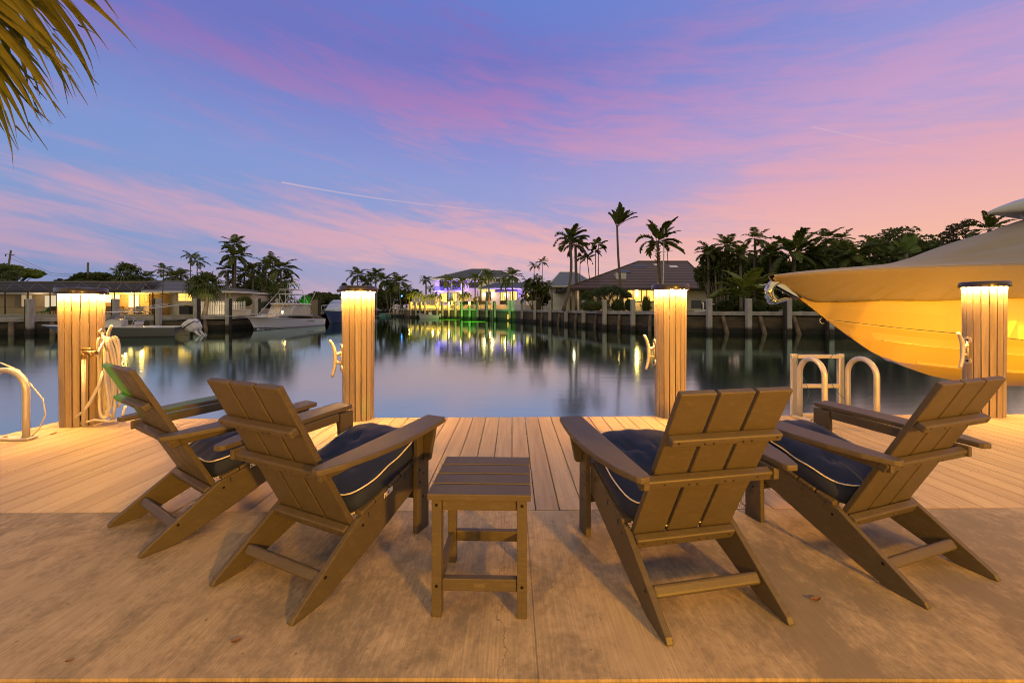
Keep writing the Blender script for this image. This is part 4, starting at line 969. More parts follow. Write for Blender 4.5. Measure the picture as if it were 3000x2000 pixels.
for u,s_,lb in ((366,.9,'small potted plant on the lit porch, left of the bright door'),(411,1.3,'taller potted plant on the lit porch, right of the bright door')):
    t=empty('potted_plant',(xat(u,49),49,gz+.03),0,lb,'plant','porch plants'); mb=MB(); mb.lathe([(.16,0),(.22,.35),(.18,.35)],n=12); mb.build('pot',pm('terracotta',(.35,.16,.09),.8),t)
    rd=random.Random(int(u)); mb=MB(); crown_pinnate(mb,(0,0,.35),.55*s_,rd,12,droop=.9,nl=8); mb.build('foliage',L_dark,t,fixn=False)
# picket fence, units, dock box
def picket(u0,u1,v0,v1,Y,label,gap=.19,w_=.10,mat=None,zb=gz,depth=0,name='picket_fence',horizontal=False):
    x0,x1=xat(u0,Y),xat(u1,Y+depth); z1=zat(v0,Y); t=empty(name,(x0,Y,zb),0,label,'fence'); m_=mat or M_trimw; h=z1-zb
    D=Vector((x1-x0,depth,0)); L=D.length; d=D.normalized(); rot=Matrix.Rotation(math.atan2(d.y,d.x),3,'Z')
    mb=MB()
    if horizontal:
        k=0
        while k*.16<h-.05: mb.box(d*L/2+Vector((0,0,.08+k*.16)),(L,.03,.125),rot); k+=1
    else:
        k=0
        while k*gap<L: mb.box(d*(k*gap)+Vector((0,0,h/2)),(w_,.02,h),rot); k+=1
    mb.build('pickets' if not horizontal else 'louvre_panel',m_,t)
    mb=MB()
    for zz_ in (.18*h,.82*h): mb.box(d*L/2+Vector((0,0,zz_))+Vector((-d.y,d.x,0))*.035,(L,.04,.07),rot)
    mb.build('rails',m_,t)
    k=0
    while k*1.8<L+.1: mb=MB(); mb.box(d*min(k*1.8,L)+Vector((0,0,h/2+.03))+Vector((-d.y,d.x,0))*.10,(.1,.1,h+.06),rot); mb.build('fence_post',m_,t); k+=1
    return t
picket(590,662,883,908,44,'white picket fence below the bungalow windows'); picket(668,718,883,906,45,'short white picket fence right of the long one')
for u0,u1,lb in ((533,561,'black air conditioning unit left of the picket fence'),(581,589,'narrow black utility unit against the picket fence')):
    Y=45.5; t=empty('ac_unit',(xat((u0+u1)/2,Y),Y,gz),0,lb,'air conditioner'); wd=(u1-u0)*Y/F; mb=MB(); mb.bb(-wd/2,wd/2,-.4,.4,.05,1.0); mb.build('casing',pm('ac_black',(.015,.015,.017),.6),t,bevel=.03); mb=MB(); mb.bb(-wd/2-.08,wd/2+.08,-.5,.5,0,.048); mb.build('pad',M_capc,t); mb=MB(); mb.lathe([(.25,1.002),(.25,1.04),(.05,1.05)],n=16); mb.build('fan_grille',M_bronze,t)
Y=38.8; t=empty('dock_box',(xat(706,Y),Y,.60),0,'white fibreglass dock box on the left seawall','dock box'); mb=MB(); mb.bb(-.74,.74,-.35,.35,0,.50); mb.build('box_body',pm('gelcoat_cream',(.70,.62,.52),.4),t,bevel=.03); mb=MB(); mb.bb(-.78,.78,-.39,.39,.502,.62); mb.build('lid',pm('gelcoat_cream',(.70,.62,.52),.4),t,bevel=.04)
slamp((xat(640,43),41.0,1.2),(xat(620,48),48,2.2),330,(1,.72,.4),100)  # added fill spot without a fixture, brightens the bungalow front
# poles
for u0,v0,u1,v1,Y,lb in ((32,733,22,800,78,'tall leaning wooden utility pole at the far left'),(258,769,256,850,70,'straight wooden utility pole rising behind the bungalow roof')):
    a=at(u0,v0,Y); b_=at(u1,v1,Y); dd=(a-b_); b_=b_-dd*((b_.z-.6)/dd.z); t=empty('utility_pole',b_,0,lb,'utility pole'); mb=MB(); mb.tube([(0,0,0),a-b_],[.20,.14],8); mb.build('pole_shaft',M_trunk,t)
    if v0<740: mb=MB(); q=(a-b_)*.93; mb.tube([q+Vector((-.9,0,.1)),q+Vector((.9,0,-.1))],.05,5); mb.tube([q+Vector((-.9,0,.1)),q+Vector((-.9,0,-.35))],.08,6); mb.build('crossarm',M_bronze,t)
mb=MB(); 
for dz in (0,.7): mb.tube([at(30,745,78)+Vector((0,0,-dz)),at(150,800,76)+Vector((0,0,-dz*.6)),at(257,806,70)+Vector((0,0,-dz*.3))],.025,4)
tag(mb.build('power_line',M_bronze),'thin sagging power lines between the two utility poles','power line')

# ---------------------------------------------------------------- white villa, centre
o=Vector((xat(1400,95),95,1.1)); t=empty('white_villa',o,0,'large white two storey villa washed with violet light','house')
Yv=98; Y1=84
def bx(u0,u1,v0,v1,Y,dep,mat,name='wall',par=None):
    mb=MB(); mb.bb(xat(u0,Y)-o.x,xat(u1,Y)-o.x,Y-o.y,Y-o.y+dep,zat(v1,Y)-o.z,zat(v0,Y)-o.z); return mb.build(name,mat,par or t)
bx(1358,1487,816,898,Yv,13,M_white); bx(1287,1358,816,898,Yv+2.6,10.4,M_white,'recessed_wall')
bx(1274,1287,816,898,Yv-.5,.9,M_white,'column'); bx(1350,1357.5,816,898,Yv-.5,.9,M_white,'column'); bx(1318,1324,816,852,Yv-.5,.7,M_white,'column')
bx(1273,1352,852,857,Yv-.8,3.3,M_white,'balcony_slab')
hiproof(t,xat(1266,97)-o.x,xat(1492,97)-o.x,1.2,18,zat(816,97)-o.z,xat(1381,105)-o.x,xat(1432,105)-o.x,10,zat(788,105)-o.z,R_char,fas=.4)
hiproof(t,xat(1400,92)-o.x,xat(1500,92)-o.x,-2.2,6,zat(812,93)-o.z,xat(1412,97)-o.x,xat(1470,97)-o.x,2.5,zat(792,97)-o.z,R_char,'side_roof',fas=.3)
bx(1404,1496,812.6,850,93,4.9,M_white,'side_wall')
bx(1411,1592,844,900,Y1,12,M_white,'garden_wing')
hiproof(t,xat(1400,83)-o.x,xat(1600,83)-o.x,-12.2,1.2,zat(844,83)-o.z,xat(1450,88)-o.x,xat(1560,88)-o.x,-7,zat(828,88)-o.z,R_char,'wing_roof',fas=.25)
mb=MB(); mb.bb(xat(1273,Yv)-o.x,xat(1352,Yv)-o.x,Yv-o.y-.85,Yv-o.y-.82,zat(852,Yv)-o.z,zat(840,Yv)-o.z)
mgl=pm('balcony_glass',(.10,.14,.22),.1,alpha=.35); mb.build('balcony_glass',mgl,t)
for a,mt,nm,Y in (((1327,1349,820,846),M_glassd,1,Yv+2.6),((1291,1312,822,850),M_glassd,1,Yv+2.6),((1455,1464,814,824),M_glassd,0,93),((1293,1309,858,886),M_lity,2,Yv+2.6),((1314,1320,858,880),em('bluish_door',(.35,.5,.8),.8),0,Yv+2.6),((1326,1338,858,884),M_lity,1,Yv+2.6),((1376,1398,828,842),M_glassd,1,Yv),
    ((1424,1437,857,878),M_glassd,1,Y1),((1467,1478,853,886),M_lity,1,Y1),((1496,1514,851,879),M_lity,2,Y1),((1542,1549,857,877),M_lity,0,Y1),((1556,1566,857,877),M_lity,0,Y1)):
    window(t,Y,o,*a,mt,nm,0,.12,fm=M_bronze)
for u0,u1,v0,v1 in ((1451,1478,845,853),(1481,1515,842.5,851)):
    mb=MB(); x0,x1=xat(u0,Y1)-o.x,xat(u1,Y1)-o.x; y_=Y1-o.y; mb.poly([(x0,y_-.02,zat(v0,Y1)-o.z),(x1,y_-.02,zat(v0,Y1)-o.z),(x1,y_-.9,zat(v1,Y1)-o.z),(x0,y_-.9,zat(v1,Y1)-o.z)]); mb.poly([(x0,y_-.9,zat(v1,Y1)-o.z),(x1,y_-.9,zat(v1,Y1)-o.z),(x1,y_-.9,zat(v1,Y1)-o.z-.25),(x0,y_-.9,zat(v1,Y1)-o.z-.25)]); mb.build('awning',pm('purple_awning',(.20,.16,.30),.8),t,fixn=False)
for u in (1419.5,1442,1480.5):
    mb=MB(); q=at(u,863,Y1-.15)-o; mb.lathe([(.05,-.3),(.14,-.28),(.14,.28),(.05,.3)],q,8); mb.build('wall_lamp',M_lamp,t); plamp(at(u,863,Y1-.6),45)
mb=MB(); q=at(1350,857,Yv-1.2)-o; mb.lathe([(.05,-.25),(.14,-.2),(.14,.2),(.05,.25)],q,8); mb.build('wall_lamp',M_lamp,t); plamp(at(1350,860,Yv-1.7),60)
VIO=(.22,.12,1)
for u,v,Y,en in ((1283,850,Yv-2,260),(1300,846,Yv+1.2,200),(1340,846,Yv+1.2,200),(1345,835,Yv-2.2,160),(1300,868,Yv-1.6,90),(1385,846,Yv-3,120),(1455,836,Y1-2.5,90),(1498,836,Y1-2.5,150),(1522,852,Y1-2,90),(1462,862,Y1-2.5,40)): q_=at(u,v,Y); slamp(q_,q_+Vector((0,3,1.2)),en*1.9,VIO,150,'violet_uplight',.3)
# terrace with lit retaining wall, low railings and furniture
mb=MB(); P0=(xat(1195,99),99); P1=(xat(1490,73.5),73.5); zt=2.05
a=[(P0[0],P0[1],1.0),(P1[0],P1[1],1.0),(P1[0]+12,P1[1]+8,1.0),(P1[0]+12,110,1.0),(P0[0],110,1.0)]; mb.prism(a,[(p[0],p[1],zt+(.2 if i in(0,4) else 0)) for i,p in enumerate(a)])
tag(mb.build('retaining_wall',pm('terrace_stucco',(.62,.52,.40),.8,var=.08)),'low pale retaining wall lit amber between the villa and the seawall','retaining wall')
for f in (.04,.14,.24,.34,.44,.54,.64,.74,.84,.94):
    x=P0[0]+(P1[0]-P0[0])*f; y=P0[1]+(P1[1]-P0[1])*f; slamp((x-1.3,y-1.9,2.6),(x-.2,y+.2,1.3),240,(1,.50,.09),120,'path_light')
picket(1322,1353,880.5,892,84,'thin white railing on the villa terrace',.18,.05,zb=2.1,name='railing')
picket(1487,1540,880,906,66.5,'white balustrade beside the villa palm clump',.17,.07,zb=1.1,name='railing',depth=-7)
picket(1594,1613,875,893,60,'white picket gate piece right of the palm clump',.16,.07,zb=1.05)
def lounge(u,Y,z,label,w_=2.2):
    t=empty('outdoor_sofa',(xat(u,Y),Y,z),0,label,'outdoor sofa','terrace sofas'); mb=MB(); mb.bb(-w_/2,w_/2,-.4,.4,.12,.45); mb.build('seat',M_furn,t,bevel=.04); mb=MB(); mb.bb(-w_/2,w_/2,.25,.45,.452,.85); mb.build('backrest',M_furn,t,bevel=.04)
    for a in (-1,1): mb=MB(); mb.bb(a*(w_/2+.002),a*(w_/2+.17),-.4,.45,.12,.62); mb.build('armrest',M_furn,t,bevel=.03); mb=MB(); mb.bb(a*w_*.4-.04,a*w_*.4+.04,-.3,-.2,0,.118); mb.build('leg',M_furn,t)
lounge(1411,79,2.07,'long dark outdoor sofa on the villa terrace',2.6); lounge(1372,81,2.07,'dark outdoor sofa left of the closed parasol',2.0); lounge(1479,76,2.07,'short dark outdoor sofa at the right end of the terrace',1.6)
t=empty('closed_parasol',(xat(1399,80),80,2.07),0,'closed striped parasol standing on the villa terrace','parasol'); mb=MB(); mb.tube([(0,0,0),(0,0,2.9)],.04,6); mb.build('pole',M_trimw,t); mb=MB(); mb.lathe([(.04,.9),(.22,1.0),(.17,1.8),(.05,2.85)],n=10); mb.build('canopy',pm('striped_canopy',(.30,.24,.34),.8,c2=(.6,.55,.6),vs=6),t)
# pale low building at far left of villa
t=empty('low_annexe',(xat(1255,108),108,1.1),0,'low pale blue flat roofed annexe left of the white villa','building'); mb=MB(); mb.bb(-4.5,3.5,0,6,0,3.9); mb.build('wall',pm('pale_blue_wall',(.40,.46,.48),.8),t); mb=MB(); mb.bb(-4.7,3.7,-.2,6.2,3.902,4.1); mb.build('roof_edge',M_trimw,t)

# ---------------------------------------------------------------- grey roofed house
YG=61.5; o=Vector((xat(1670,YG),YG,1.05)); t=empty('white_cottage',o,0,'white cottage with blue grey patterned metal roof','house')
mb=MB(); mb.bb(xat(1612,YG)-o.x,xat(1742,YG)-o.x,0,12,0,zat(838,YG)-o.z); mb.build('wall',M_white,t)
hiproof(t,xat(1606,60.5)-o.x,xat(1752,60.5)-o.x,-1,13,zat(836.5,60.5)-o.z,xat(1641,67)-o.x,xat(1690,67)-o.x,6,zat(797,67)-o.z,R_blue,fas=.2)
window(t,YG,o,1630,1642,847,859,M_glassd,0,0,.1,fm=M_bronze)
picket(1621,1669,860,893,57,'tall white louvred fence beside the white cottage',zb=1.05,name='louvred_fence',horizontal=True)
plamp((xat(1690,58),56,2.6),22,(1,.75,.5))

# ---------------------------------------------------------------- brown house
YH=49.5; o=Vector((xat(1860,YH),YH,1.03)); t=empty('brown_roofed_house',o,0,'large low house with steep brown tiled roof and bright yellow windows','house')
X_=lambda u,Y=YH: xat(u,Y)-o.x
mb=MB(); mb.bb(X_(1735),X_(2070),0,10,0,zat(846,YH)-o.z); mb.build('wall',M_cream,t)
mb=MB(); mb.bb(X_(1671),X_(1735)-.002,3,10,0,zat(850,YH)-o.z); mb.build('carport_wall',M_cream,t)
for u in (1672,1694): mb=MB(); mb.bb(X_(u)-.1,X_(u)+.1,-.1,.1,0,zat(850,YH)-o.z-.05); mb.build('carport_column',M_bronze if u<1680 else M_cream,t)
hiproof(t,X_(1652,48.5),X_(2095,48.5),-1,14,zat(845,48.5)-o.z,X_(1869,57),X_(2014,57),7.5,zat(766,57)-o.z,R_brown,fas=.2)
for a in ((1839,1853),(1856,1877),(1880,1893),(1896,1914)): window(t,YH,o,a[0],a[1],846,882,M_lit,0,0,.07,fm=M_bronze,yo=-.02)
window(t,YH,o,1753,1762,866,880,M_glassd,0,0,.08)
mb=MB(); q=at(1866,858,YH-.3)-o; mb.lathe([(.04,-.45),(.16,-.42),(.16,.42),(.04,.45)],q,10); mb.build('wall_lamp',M_lamp,t); plamp(at(1866,858,YH-1.0),210,(1,.58,.12)); plamp(at(1850,888,YH-3.4),28,(1,.6,.15)); plamp(at(1682,862,YH-.6),18,(1,.75,.5)); plamp(at(1815,858,YH-1.5),22,(1,.6,.2))
def onroof(u,v,w_,h_,dep,mat,name):
    # sit the piece on the front slope
    z0,y0,z1,y1=zat(845,48.5),48.5,zat(766,57),57; k=(v-H0)/F; s=(z1-z0)/(y1-y0); Y=(HC-z0+s*y0)/(s+k); P=at(u,v,Y)-o; mb=MB(); mb.box(P+Vector((0,.1,.02)),(w_,dep,h_),Matrix.Rotation(math.atan(s),3,'X')); return mb.build(name,mat,t,bevel=.02)
onroof(1974,782,1.1,.18,.7,M_trimw,'skylight'); onroof(1924,777,.7,.18,.6,M_trimw,'skylight'); onroof(1832,797,1.4,.16,.7,M_glassd,'skylight'); onroof(1871,781,2.2,.14,.6,M_glassd,'skylight')
mb=MB(); q=at(1818,808,51.5)-o; mb.bb(q.x-.65,q.x+.65,q.y-.3,q.y+.6,q.z-1.2,q.z+.35); mb.build('chimney',M_trimw,t)
mb=MB(); q=at(1957,770,56.5)-o; mb.tube([q+Vector((0,0,-.4)),q+Vector((-.1,0,1.9))],.05,6); mb.build('vent_pipe',M_trunk,t)
# flagpole
Y=46; b_=Vector((xat(1942,Y),Y,1.0)); t=empty('flagpole',b_,0,'tall white flagpole with a cross yard before the brown roof','flagpole'); tp=at(1946,656,Y)-b_
mb=MB(); mb.tube([(0,0,0),tp],[.09,.05],8); mb.build('mast',M_trimw,t); mb=MB(); q=at(1943,737,Y)-b_; mb.tube([q+Vector((-1.15,0,-.05)),q+Vector((1.1,0,.06))],.03,6); mb.build('yard',M_trimw,t)
mb=MB(); mb.lathe([(.01,-.1),(.12,-.05),(.13,.08),(.01,.16)],tp,8); mb.build('finial',pm('copper_ball',(.35,.12,.05),.4,.6),t)
mb=MB(); mb.tube([q+Vector((.45,0,0)),q+Vector((.45,0,-.5))],.02,5); mb.tube([q+Vector((-1.1,0,-.05)),q+Vector((-.5,0,.9)),tp*.97],.008,4); mb.build('halyard',M_trimw,t)
t=empty('lamp_post',(xat(1717,44),44,1.0),0,'small lantern post beside the clipped hedge','lamp post'); mb=MB(); mb.tube([(0,0,0),(0,0,1.1)],.04,6); mb.build('post',M_bronze,t); mb=MB(); mb.lathe([(.05,1.1),(.11,1.15),(.11,1.35),(.02,1.45)],n=8); mb.build('lantern',M_bronze,t)

# continuous low planting closing the back of both lawns
for u0,u1,v0,v1,Y,lb in ((2030,2300,845,905,52,'low dark hedge line under the trees right of the brown house'),(2290,2560,850,905,52,'low dark hedge line behind the anchor and motorboat stem'),(2550,2800,855,905,52,'low dark hedge line behind the motorboat hull')):
    shrub(u0,u1,v0,v1,Y,lb,n=1500,ls=.34,name='hedge',cat='hedge',zb=.95)
rd=random.Random(3); mb=MB()
for i in range(170):
    x=-300+600*i/169; leafball(mb,(x,235+rd.uniform(-6,6),2.5+rd.uniform(0,2.2)),4.2,rd,90,1.3,flat=.8)
for i in range(60):
    x=-62-i*2.2; leafball(mb,(x,92+rd.uniform(-2,2),2.0+rd.uniform(0,1.2)),2.6,rd,70,.8,flat=.8)
tag(mb.build('distant_woods',L_dark,fixn=False),kind='stuff')
# ================================================================ trees, left bank
def G(*a,**k): return palm(*a,**k)
NL=dict(nl=17)
tree(-40,120,775,828,66,'bright lime green leafy tree behind the far left of the porch roof',mat=L_lime,nc=22,n=120,ls=.42,flat=.6)
palm(14,800,62,'shaggy fan palm at the far left frame edge, above the lime tree',38,kind='fan',nf=12)
tree(165,235,812,835,80,'low brownish bare looking tree behind the porch roof, left of the straight utility pole',mat=L_brown,nc=12,n=60,ls=.3)
tree(215,345,796,850,72,'wide dark spreading tree right behind the straight utility pole',nc=30,n=110,ls=.40,flat=.5)
tree(330,470,805,860,74,'dark broad tree behind the ridge of the bungalow roof',nc=24,n=110,ls=.40,flat=.5)
palm(374,797,64,'round headed fan palm with stout trunk behind the bungalow roof',41,kind='fan',nf=17,boots=True,tr=.3)
palm(432,812,66,'small dark coconut palm behind the bungalow ridge',27,kind='coco',nf=15)
palm(480,790,43,'slim leaning palm in front of the bungalow roof',26,base_u=470,kind='slim',nf=11,tr=.055,wind=(.15,0,0))
palm(505,812,62,'drooping coconut palm over the bungalow roof, right of the slim leaning palm',34,nf=15)
palm(530,808,64,'dark coconut palm over the middle of the bungalow roof',32,nf=15)
palm(558,752,60,'tall thin palm with small wind blown head, left one of the pair',22,kind='slim',nf=9,tr=.07,wind=(.4,0,0),base_u=559)
palm(578,764,58,'tall thin palm with drooping head, right one of the pair',30,kind='slim',nf=10,tr=.08,wind=(.25,0,0),base_u=573)
palm(576,832,46.2,'leafy fan palm hiding the left part of the bungalow roof edge',36,kind='fan',nf=14,skirt=True)
palm(606,828,43.5,'broad fan palm with thick orange brown trunk before the bungalow wall',46,base_u=601,kind='fan',nf=20,boots=True,tr=.19,bow=.15)
clump(655,735,790,905,60,'dense dark palm clump right of the bungalow roof end',n_st=12,nf=9)
palm(684,716,58,'tallest coconut palm of the left bank, top of the double crown',37,base_u=680,nf=15,wind=(.12,0,0),nl=18)
palm(690,750,56,'full crowned coconut palm just below the tallest one on the left bank',42,base_u=686,nf=18,wind=(.12,0,0),nl=18)
palm(668,792,57,'coconut palm at the lower left of the double crown',32,nf=15)
palm(716,800,60,'dark coconut palm right of the double crowned pair',34,nf=15,nl=16)
palm(742,792,58,'coconut palm with drooping fronds above the dock box',34,nf=16)
palm(778,776,60,'coconut palm left of the slim topped one on the left bank',34,nf=15,wind=(.15,0,0))
palm(798,762,62,'slender palm with narrow upright top between two coconut palms',26,nf=11,kind='slim',tr=.09)
palm(822,786,56,'coconut palm with long swept fronds above the fishing boat bow',46,base_u=826,nf=18,wind=(.22,0,0),nl=18)
palm(838,822,58,'low coconut palm above the fishing boat cabin',34,nf=15)
clump(752,800,805,900,54,'pale stemmed palm clump between the dock box and fishing boat',n_st=14,mat=L_fan,fr=.6)
clump(796,856,812,902,52,'feathery palm clump behind the bow of the fishing boat',n_st=14,fr=.55)
tree(690,860,800,896,66,'dense dark tree mass behind the left bank palms',nc=40,n=110,ls=.36,dep=3)
shrub(694,738,868,898,46,'round green shrub right of the dock box',mat=L_fan,n=500)
shrub(738,800,880,902,49,'low spiky grey green bushes on the left bank behind the fishing boat bow',mat=L_blue,spiky=True,n=420)
shrub(765,820,880,904,50,'dark reddish shrub under the feathery palm clump',mat=pm('plum_leaf',(.05,.02,.025),.6),n=400,ls=.14)
shrub(876,916,864,880,60,'bush glowing green from a spotlight behind the fishing boat',mat=L_fan,n=500,ls=.2,zb=1.0)
slamp(at(893,884,57.0),at(895,870,60),700,(.02,1,.08),90,'green_garden_light')
# wooded far end
tree(900,1010,853,905,125,'dark rounded tree line behind the black yacht',nc=34,n=110,ls=.7,flat=.8,zb=1.2)
tree(990,1032,824,900,128,'grey green rounded tree just left of the far coconut palms',nc=14,n=100,ls=.6,zb=1.2)
for i,(u,v,r,Y) in enumerate([(1048,806,32,120),(1070,828,26,124),(1086,812,24,118),(1101,802,27,116),(1124,822,34,112),(1145,838,26,112),(1167,828,36,108),(1190,846,26,112)]):
    palm(u,v,Y,['far coconut palm directly above the right edge of the second bollard','far low coconut palm between two taller ones past the second bollard','far small headed coconut palm past the second bollard','far slender tall coconut palm with the highest head past the second bollard','far full headed coconut palm with pale leaning trunk','far low palm left of the spreading coconut palm','spreading coconut palm with pale trunk above the floating dock','short palm right of the spreading coconut palm above the dock'][i],r,base_u=u+[0,0,4,-2,14,0,8,0][i],zb=1.1,nf=16,nl=16)
tree(1060,1215,838,905,132,'dark tree mass behind the far coconut palms',nc=34,n=110,ls=.7,zb=1.2,dep=6)
tree(1205,1240,842,895,118,'small dark tree left of the pale annexe',nc=14,n=90,ls=.5,zb=1.2)
palm(1248,820,125,'lone dark coconut palm left of the white villa',20,nf=18,zb=1.2,tr=.28)
palm(1262,845,112,'low dark palm against the left wall of the villa',16,nf=14,zb=1.2,nl=12)
# lit small palms on the villa lawn
for i,(u,v,r,Y) in enumerate([(1199,866,14,96),(1215,863,15,95),(1230,862,14,94),(1243,873,10,92),(1262,868,13,91),(1276,862,13,90),(1287,868,12,89),(1352,868,14,88),(1362,862,14,88),(1372,866,13,87)]):
    palm(u,v,Y,'small palm lit bright yellow from below, '+['leftmost of the glowing row','second of the glowing row','third of the glowing row','lowest of the glowing row','left one of the trio before the villa corner','middle one of the trio before the villa corner','right one of the trio before the villa corner','left one between the villa doors','middle one between the villa doors','right one between the villa doors'][i],r,zb=2.0 if i>4 else 2.15,kind='slim',nf=12,mat=L_lime,tr=.09,nl=10,lw=.14,droop=1.9,group='uplit yellow garden palms')
for u,v,Y,en in ((1200,889,94.2,110),(1216,889,93.2,150),(1231,889,92.4,130),(1245,889,90.6,70),(1268,888,88.6,110),(1284,888,87.8,90),(1357,885,86.2,110),(1370,885,85.4,110)): plamp(at(u,v,Y),en*2.8,(1,.58,.04),.12,'palm_uplight')
for i,(u,v,r,Y,bu) in enumerate([(1312,823,27,85,1313),(1354,824,24,83,1357),(1391,812,23,81,1393),(1412,822,22,82,1404),(1431,806,27,79,1434),(1500,806,34,71,1503),(1480,826,22,74,1486)]):
    palm(u,v+3,Y,['garden palm with orange lit trunk before the villa balcony','garden palm before the violet villa columns','upright garden palm before the villa upper wall','small garden palm left of the tallest lit one','tall garden palm with golden lit fronds before the side roof','large drooping garden palm before the villa awnings','partly hidden garden palm left of the large drooping one'][i],r,base_u=bu,zb=2.0,nf=15,wind=(.1,0,0),nl=16,el=(-.35,1.5),droop=1.9,kind='garden',tr=.16,group='garden palms before the villa')
for u,Y,en in ((1313,84,130),(1434,78,150),(1502,70.2,40),(1393,80.2,45)): plamp((xat(u+3,Y),Y-.6,2.35),en*1.3,(1,.55,.1),.1,'trunk_uplight')
shrub(1385,1412,868,888,86,'dark rounded bush behind the terrace furniture',n=260,ls=.3,zb=2.1)
shrub(1306,1338,866,890,89,'dark leafy bush before the villa ground floor doors',n=300,ls=.3,spiky=True,zb=2.0)
# right bank
clump(1522,1622,786,902,58,'big dense palm clump between the villa and the white cottage',zb=1.05,n_st=26,fr=.36,nf=11)
tree(1540,1616,830,900,60,'dark shrubby mass within the big palm clump',nc=16,n=120,ls=.3,zb=1.05,trunk=True)
palm(1565,778,59,'small palm head poking out of the big palm clump',20,zb=1.05,kind='slim',nf=10,tr=.06)
palm(1589,768,66,'small star shaped palm standing above the big palm clump',19,zb=1.05,kind='slim',nf=11,tr=.06,droop=1.2)
palm(1669,702,46,'tall leaning coconut palm with swept crown, left of the brown headed one',48,base_u=1650,zb=1.02,nf=17,wind=(.60,0,.35),bow=.5,nl=20,hang=.25,droop=1.2)
palm(1686,716,50,'tall straight palm with shaggy brown hanging crown',42,base_u=1690,zb=1.02,nf=15,mat=L_brown,wind=(.3,0,0),nl=18,hang=.8,tr=.22)
for i,(u,v,r,Y,bu) in enumerate([(1700,754,22,54,1697),(1720,756,22,52,1738),(1744,734,25,51,1746),(1753,716,30,50,1754)]):
    palm(u,v,Y,['smallest thin palm right of the brown crowned palm','thin palm with kinked leaning stem right of the brown crowned palm','thin palm left of the highest of the slender group','highest thin palm of the slender group above the dragon tree'][i],r,base_u=bu,zb=1.05,kind='slim',nf=8,tr=.07,wind=(.12,0,0),droop=1.4,lw=.13,hang=.9,nl=13)
palm(1808,664,44,'tallest coconut palm, crown blown into a tuft to the right',54,base_u=1829,zb=1.02,nf=18,wind=(.85,0,.45),bow=-.15,nl=24,hang=.15,lw=.07,droop=1.1,el=(.80,1.5),tr=.15,ll=.24)
palm(1927,708,47,'large coconut palm with wide windswept crown behind the flagpole',66,base_u=1936,zb=1.02,nf=19,wind=(.55,0,.35),nl=24,boots=True,droop=1.3,tr=.22,hang=.35,ll=.24)
# dragon tree
Y=42.0; b_=Vector((xat(1786,Y),Y,1.03)); t=empty('dragon_tree',b_,0,'umbrella shaped dragon tree with forked pale limbs before the brown house','tree')
rd=random.Random(77); mt_=MB(); tips=[]
def fork(p,d,L,r,dep):
    q=p+d*L; mt_.tube([p,p+d*L*.5+Vector((0,0,.03)),q],[r,r*.8,r*.7],6)
    if dep==0: tips.append(q); return
    for i in range(3 if dep>1 else 2+rd.randint(0,1)):
        a=rd.uniform(0,2*PI); s=.62; nd=(d+Vector((math.cos(a)*s*1.35,math.sin(a)*s,.05))).normalized(); fork(q,nd,L*.80,r*.66,dep-1)
for a in (.3,1.6,2.9,4.1,5.3): fork(Vector((0,0,.15)),Vector((math.cos(a)*.75,math.sin(a)*.5,.8)).normalized(),.85,.15,3)
mt_.tube([(0,0,-.1),(0,0,.3)],[.4,.33],8); mt_.build('trunk',pm('pale_limb',(.22,.18,.14),.85),t)
mb=MB()
for q in tips:
    q=Vector((max(-2.0,min(2.0,q.x)),q.y,max(1.0,min(2.6,q.z))))
    for i in range(26):
        a=rd.uniform(0,2*PI); e_=rd.uniform(-.5,1.4); d=Vector((math.cos(a)*math.cos(e_),math.sin(a)*math.cos(e_),math.sin(e_))); x,_=basis(d); L=.55*rd.uniform(.7,1.1); w_=.028
        b=len(mb.v); mb.v+=[tuple(q-x*w_),tuple(q+x*w_),tuple(q+d*L*.6+x*w_),tuple(q+d*L-Vector((0,0,.06))),tuple(q+d*L*.6-x*w_)]; mb.f.append((b,b+1,b+2,b+3,b+4)); mb.mi.append(0); mb.sm.append(False)
mb.build('crown',L_blue,t,fixn=False)
shrub(1697,1769,880,906,39.5,'long clipped dark hedge before the brown house',n=1100,ls=.10,name='clipped_hedge',cat='hedge',zb=1.02)
shrub(1791,1827,878,906,40,'dense dark bush right of the dragon tree trunk',n=500,ls=.16,zb=1.02)
shrub(1831,1856,876,906,40.5,'narrow dark bush left of the bright window',n=400,ls=.16,zb=1.02)
shrub(1870,1916,862,908,39,'spiky feathery bush before the bright yellow window',n=900,spiky=True,mat=L_fan,zb=1.02)
shrub(1700,1740,850,886,47,'tall dark shrub before the carport wall',n=500,ls=.2,zb=1.03)
tree(1680,1765,790,900,75,'dark tree behind the white cottage roof',nc=10,n=80,ls=.4,zb=1.0)
# the jungle at right
tree(2046,2160,715,885,43,'tall dark bushy tree mass right of the third bollard',zb=1.0,nc=52,n=150,ls=.26,dep=3,flat=.8)
clump(2040,2165,712,900,41,'drooping fishtail palm clump right of the third bollard',zb=1.0,n_st=22,fr=.34,nf=11,mat=L_dark)
palm(2212,700,48,'dark coconut palm sticking out above the tree mass, left one',36,zb=1.0,nf=13,wind=(.2,0,.1),nl=16)
tree(2150,2330,735,895,50,'wide dark tree mass behind the young coconut palm',zb=1.0,nc=64,n=150,ls=.32,dep=4,flat=.8)
palm(2325,745,42,'wind blown date palm with long upswept fronds left of the motorboat bow',84,zb=1.0,nf=22,wind=(.45,0,.1),nl=24,tr=.24,droop=1.5,hang=.3,ll=.2)
palm(2420,698,50,'upright palm with spread head above the motorboat bow',44,zb=1.0,nf=13,wind=(.15,0,.1),nl=18)
palm(2464,700,54,'half hidden palm right of the upright one above the motorboat bow',32,zb=1.0,nf=12,nl=15)
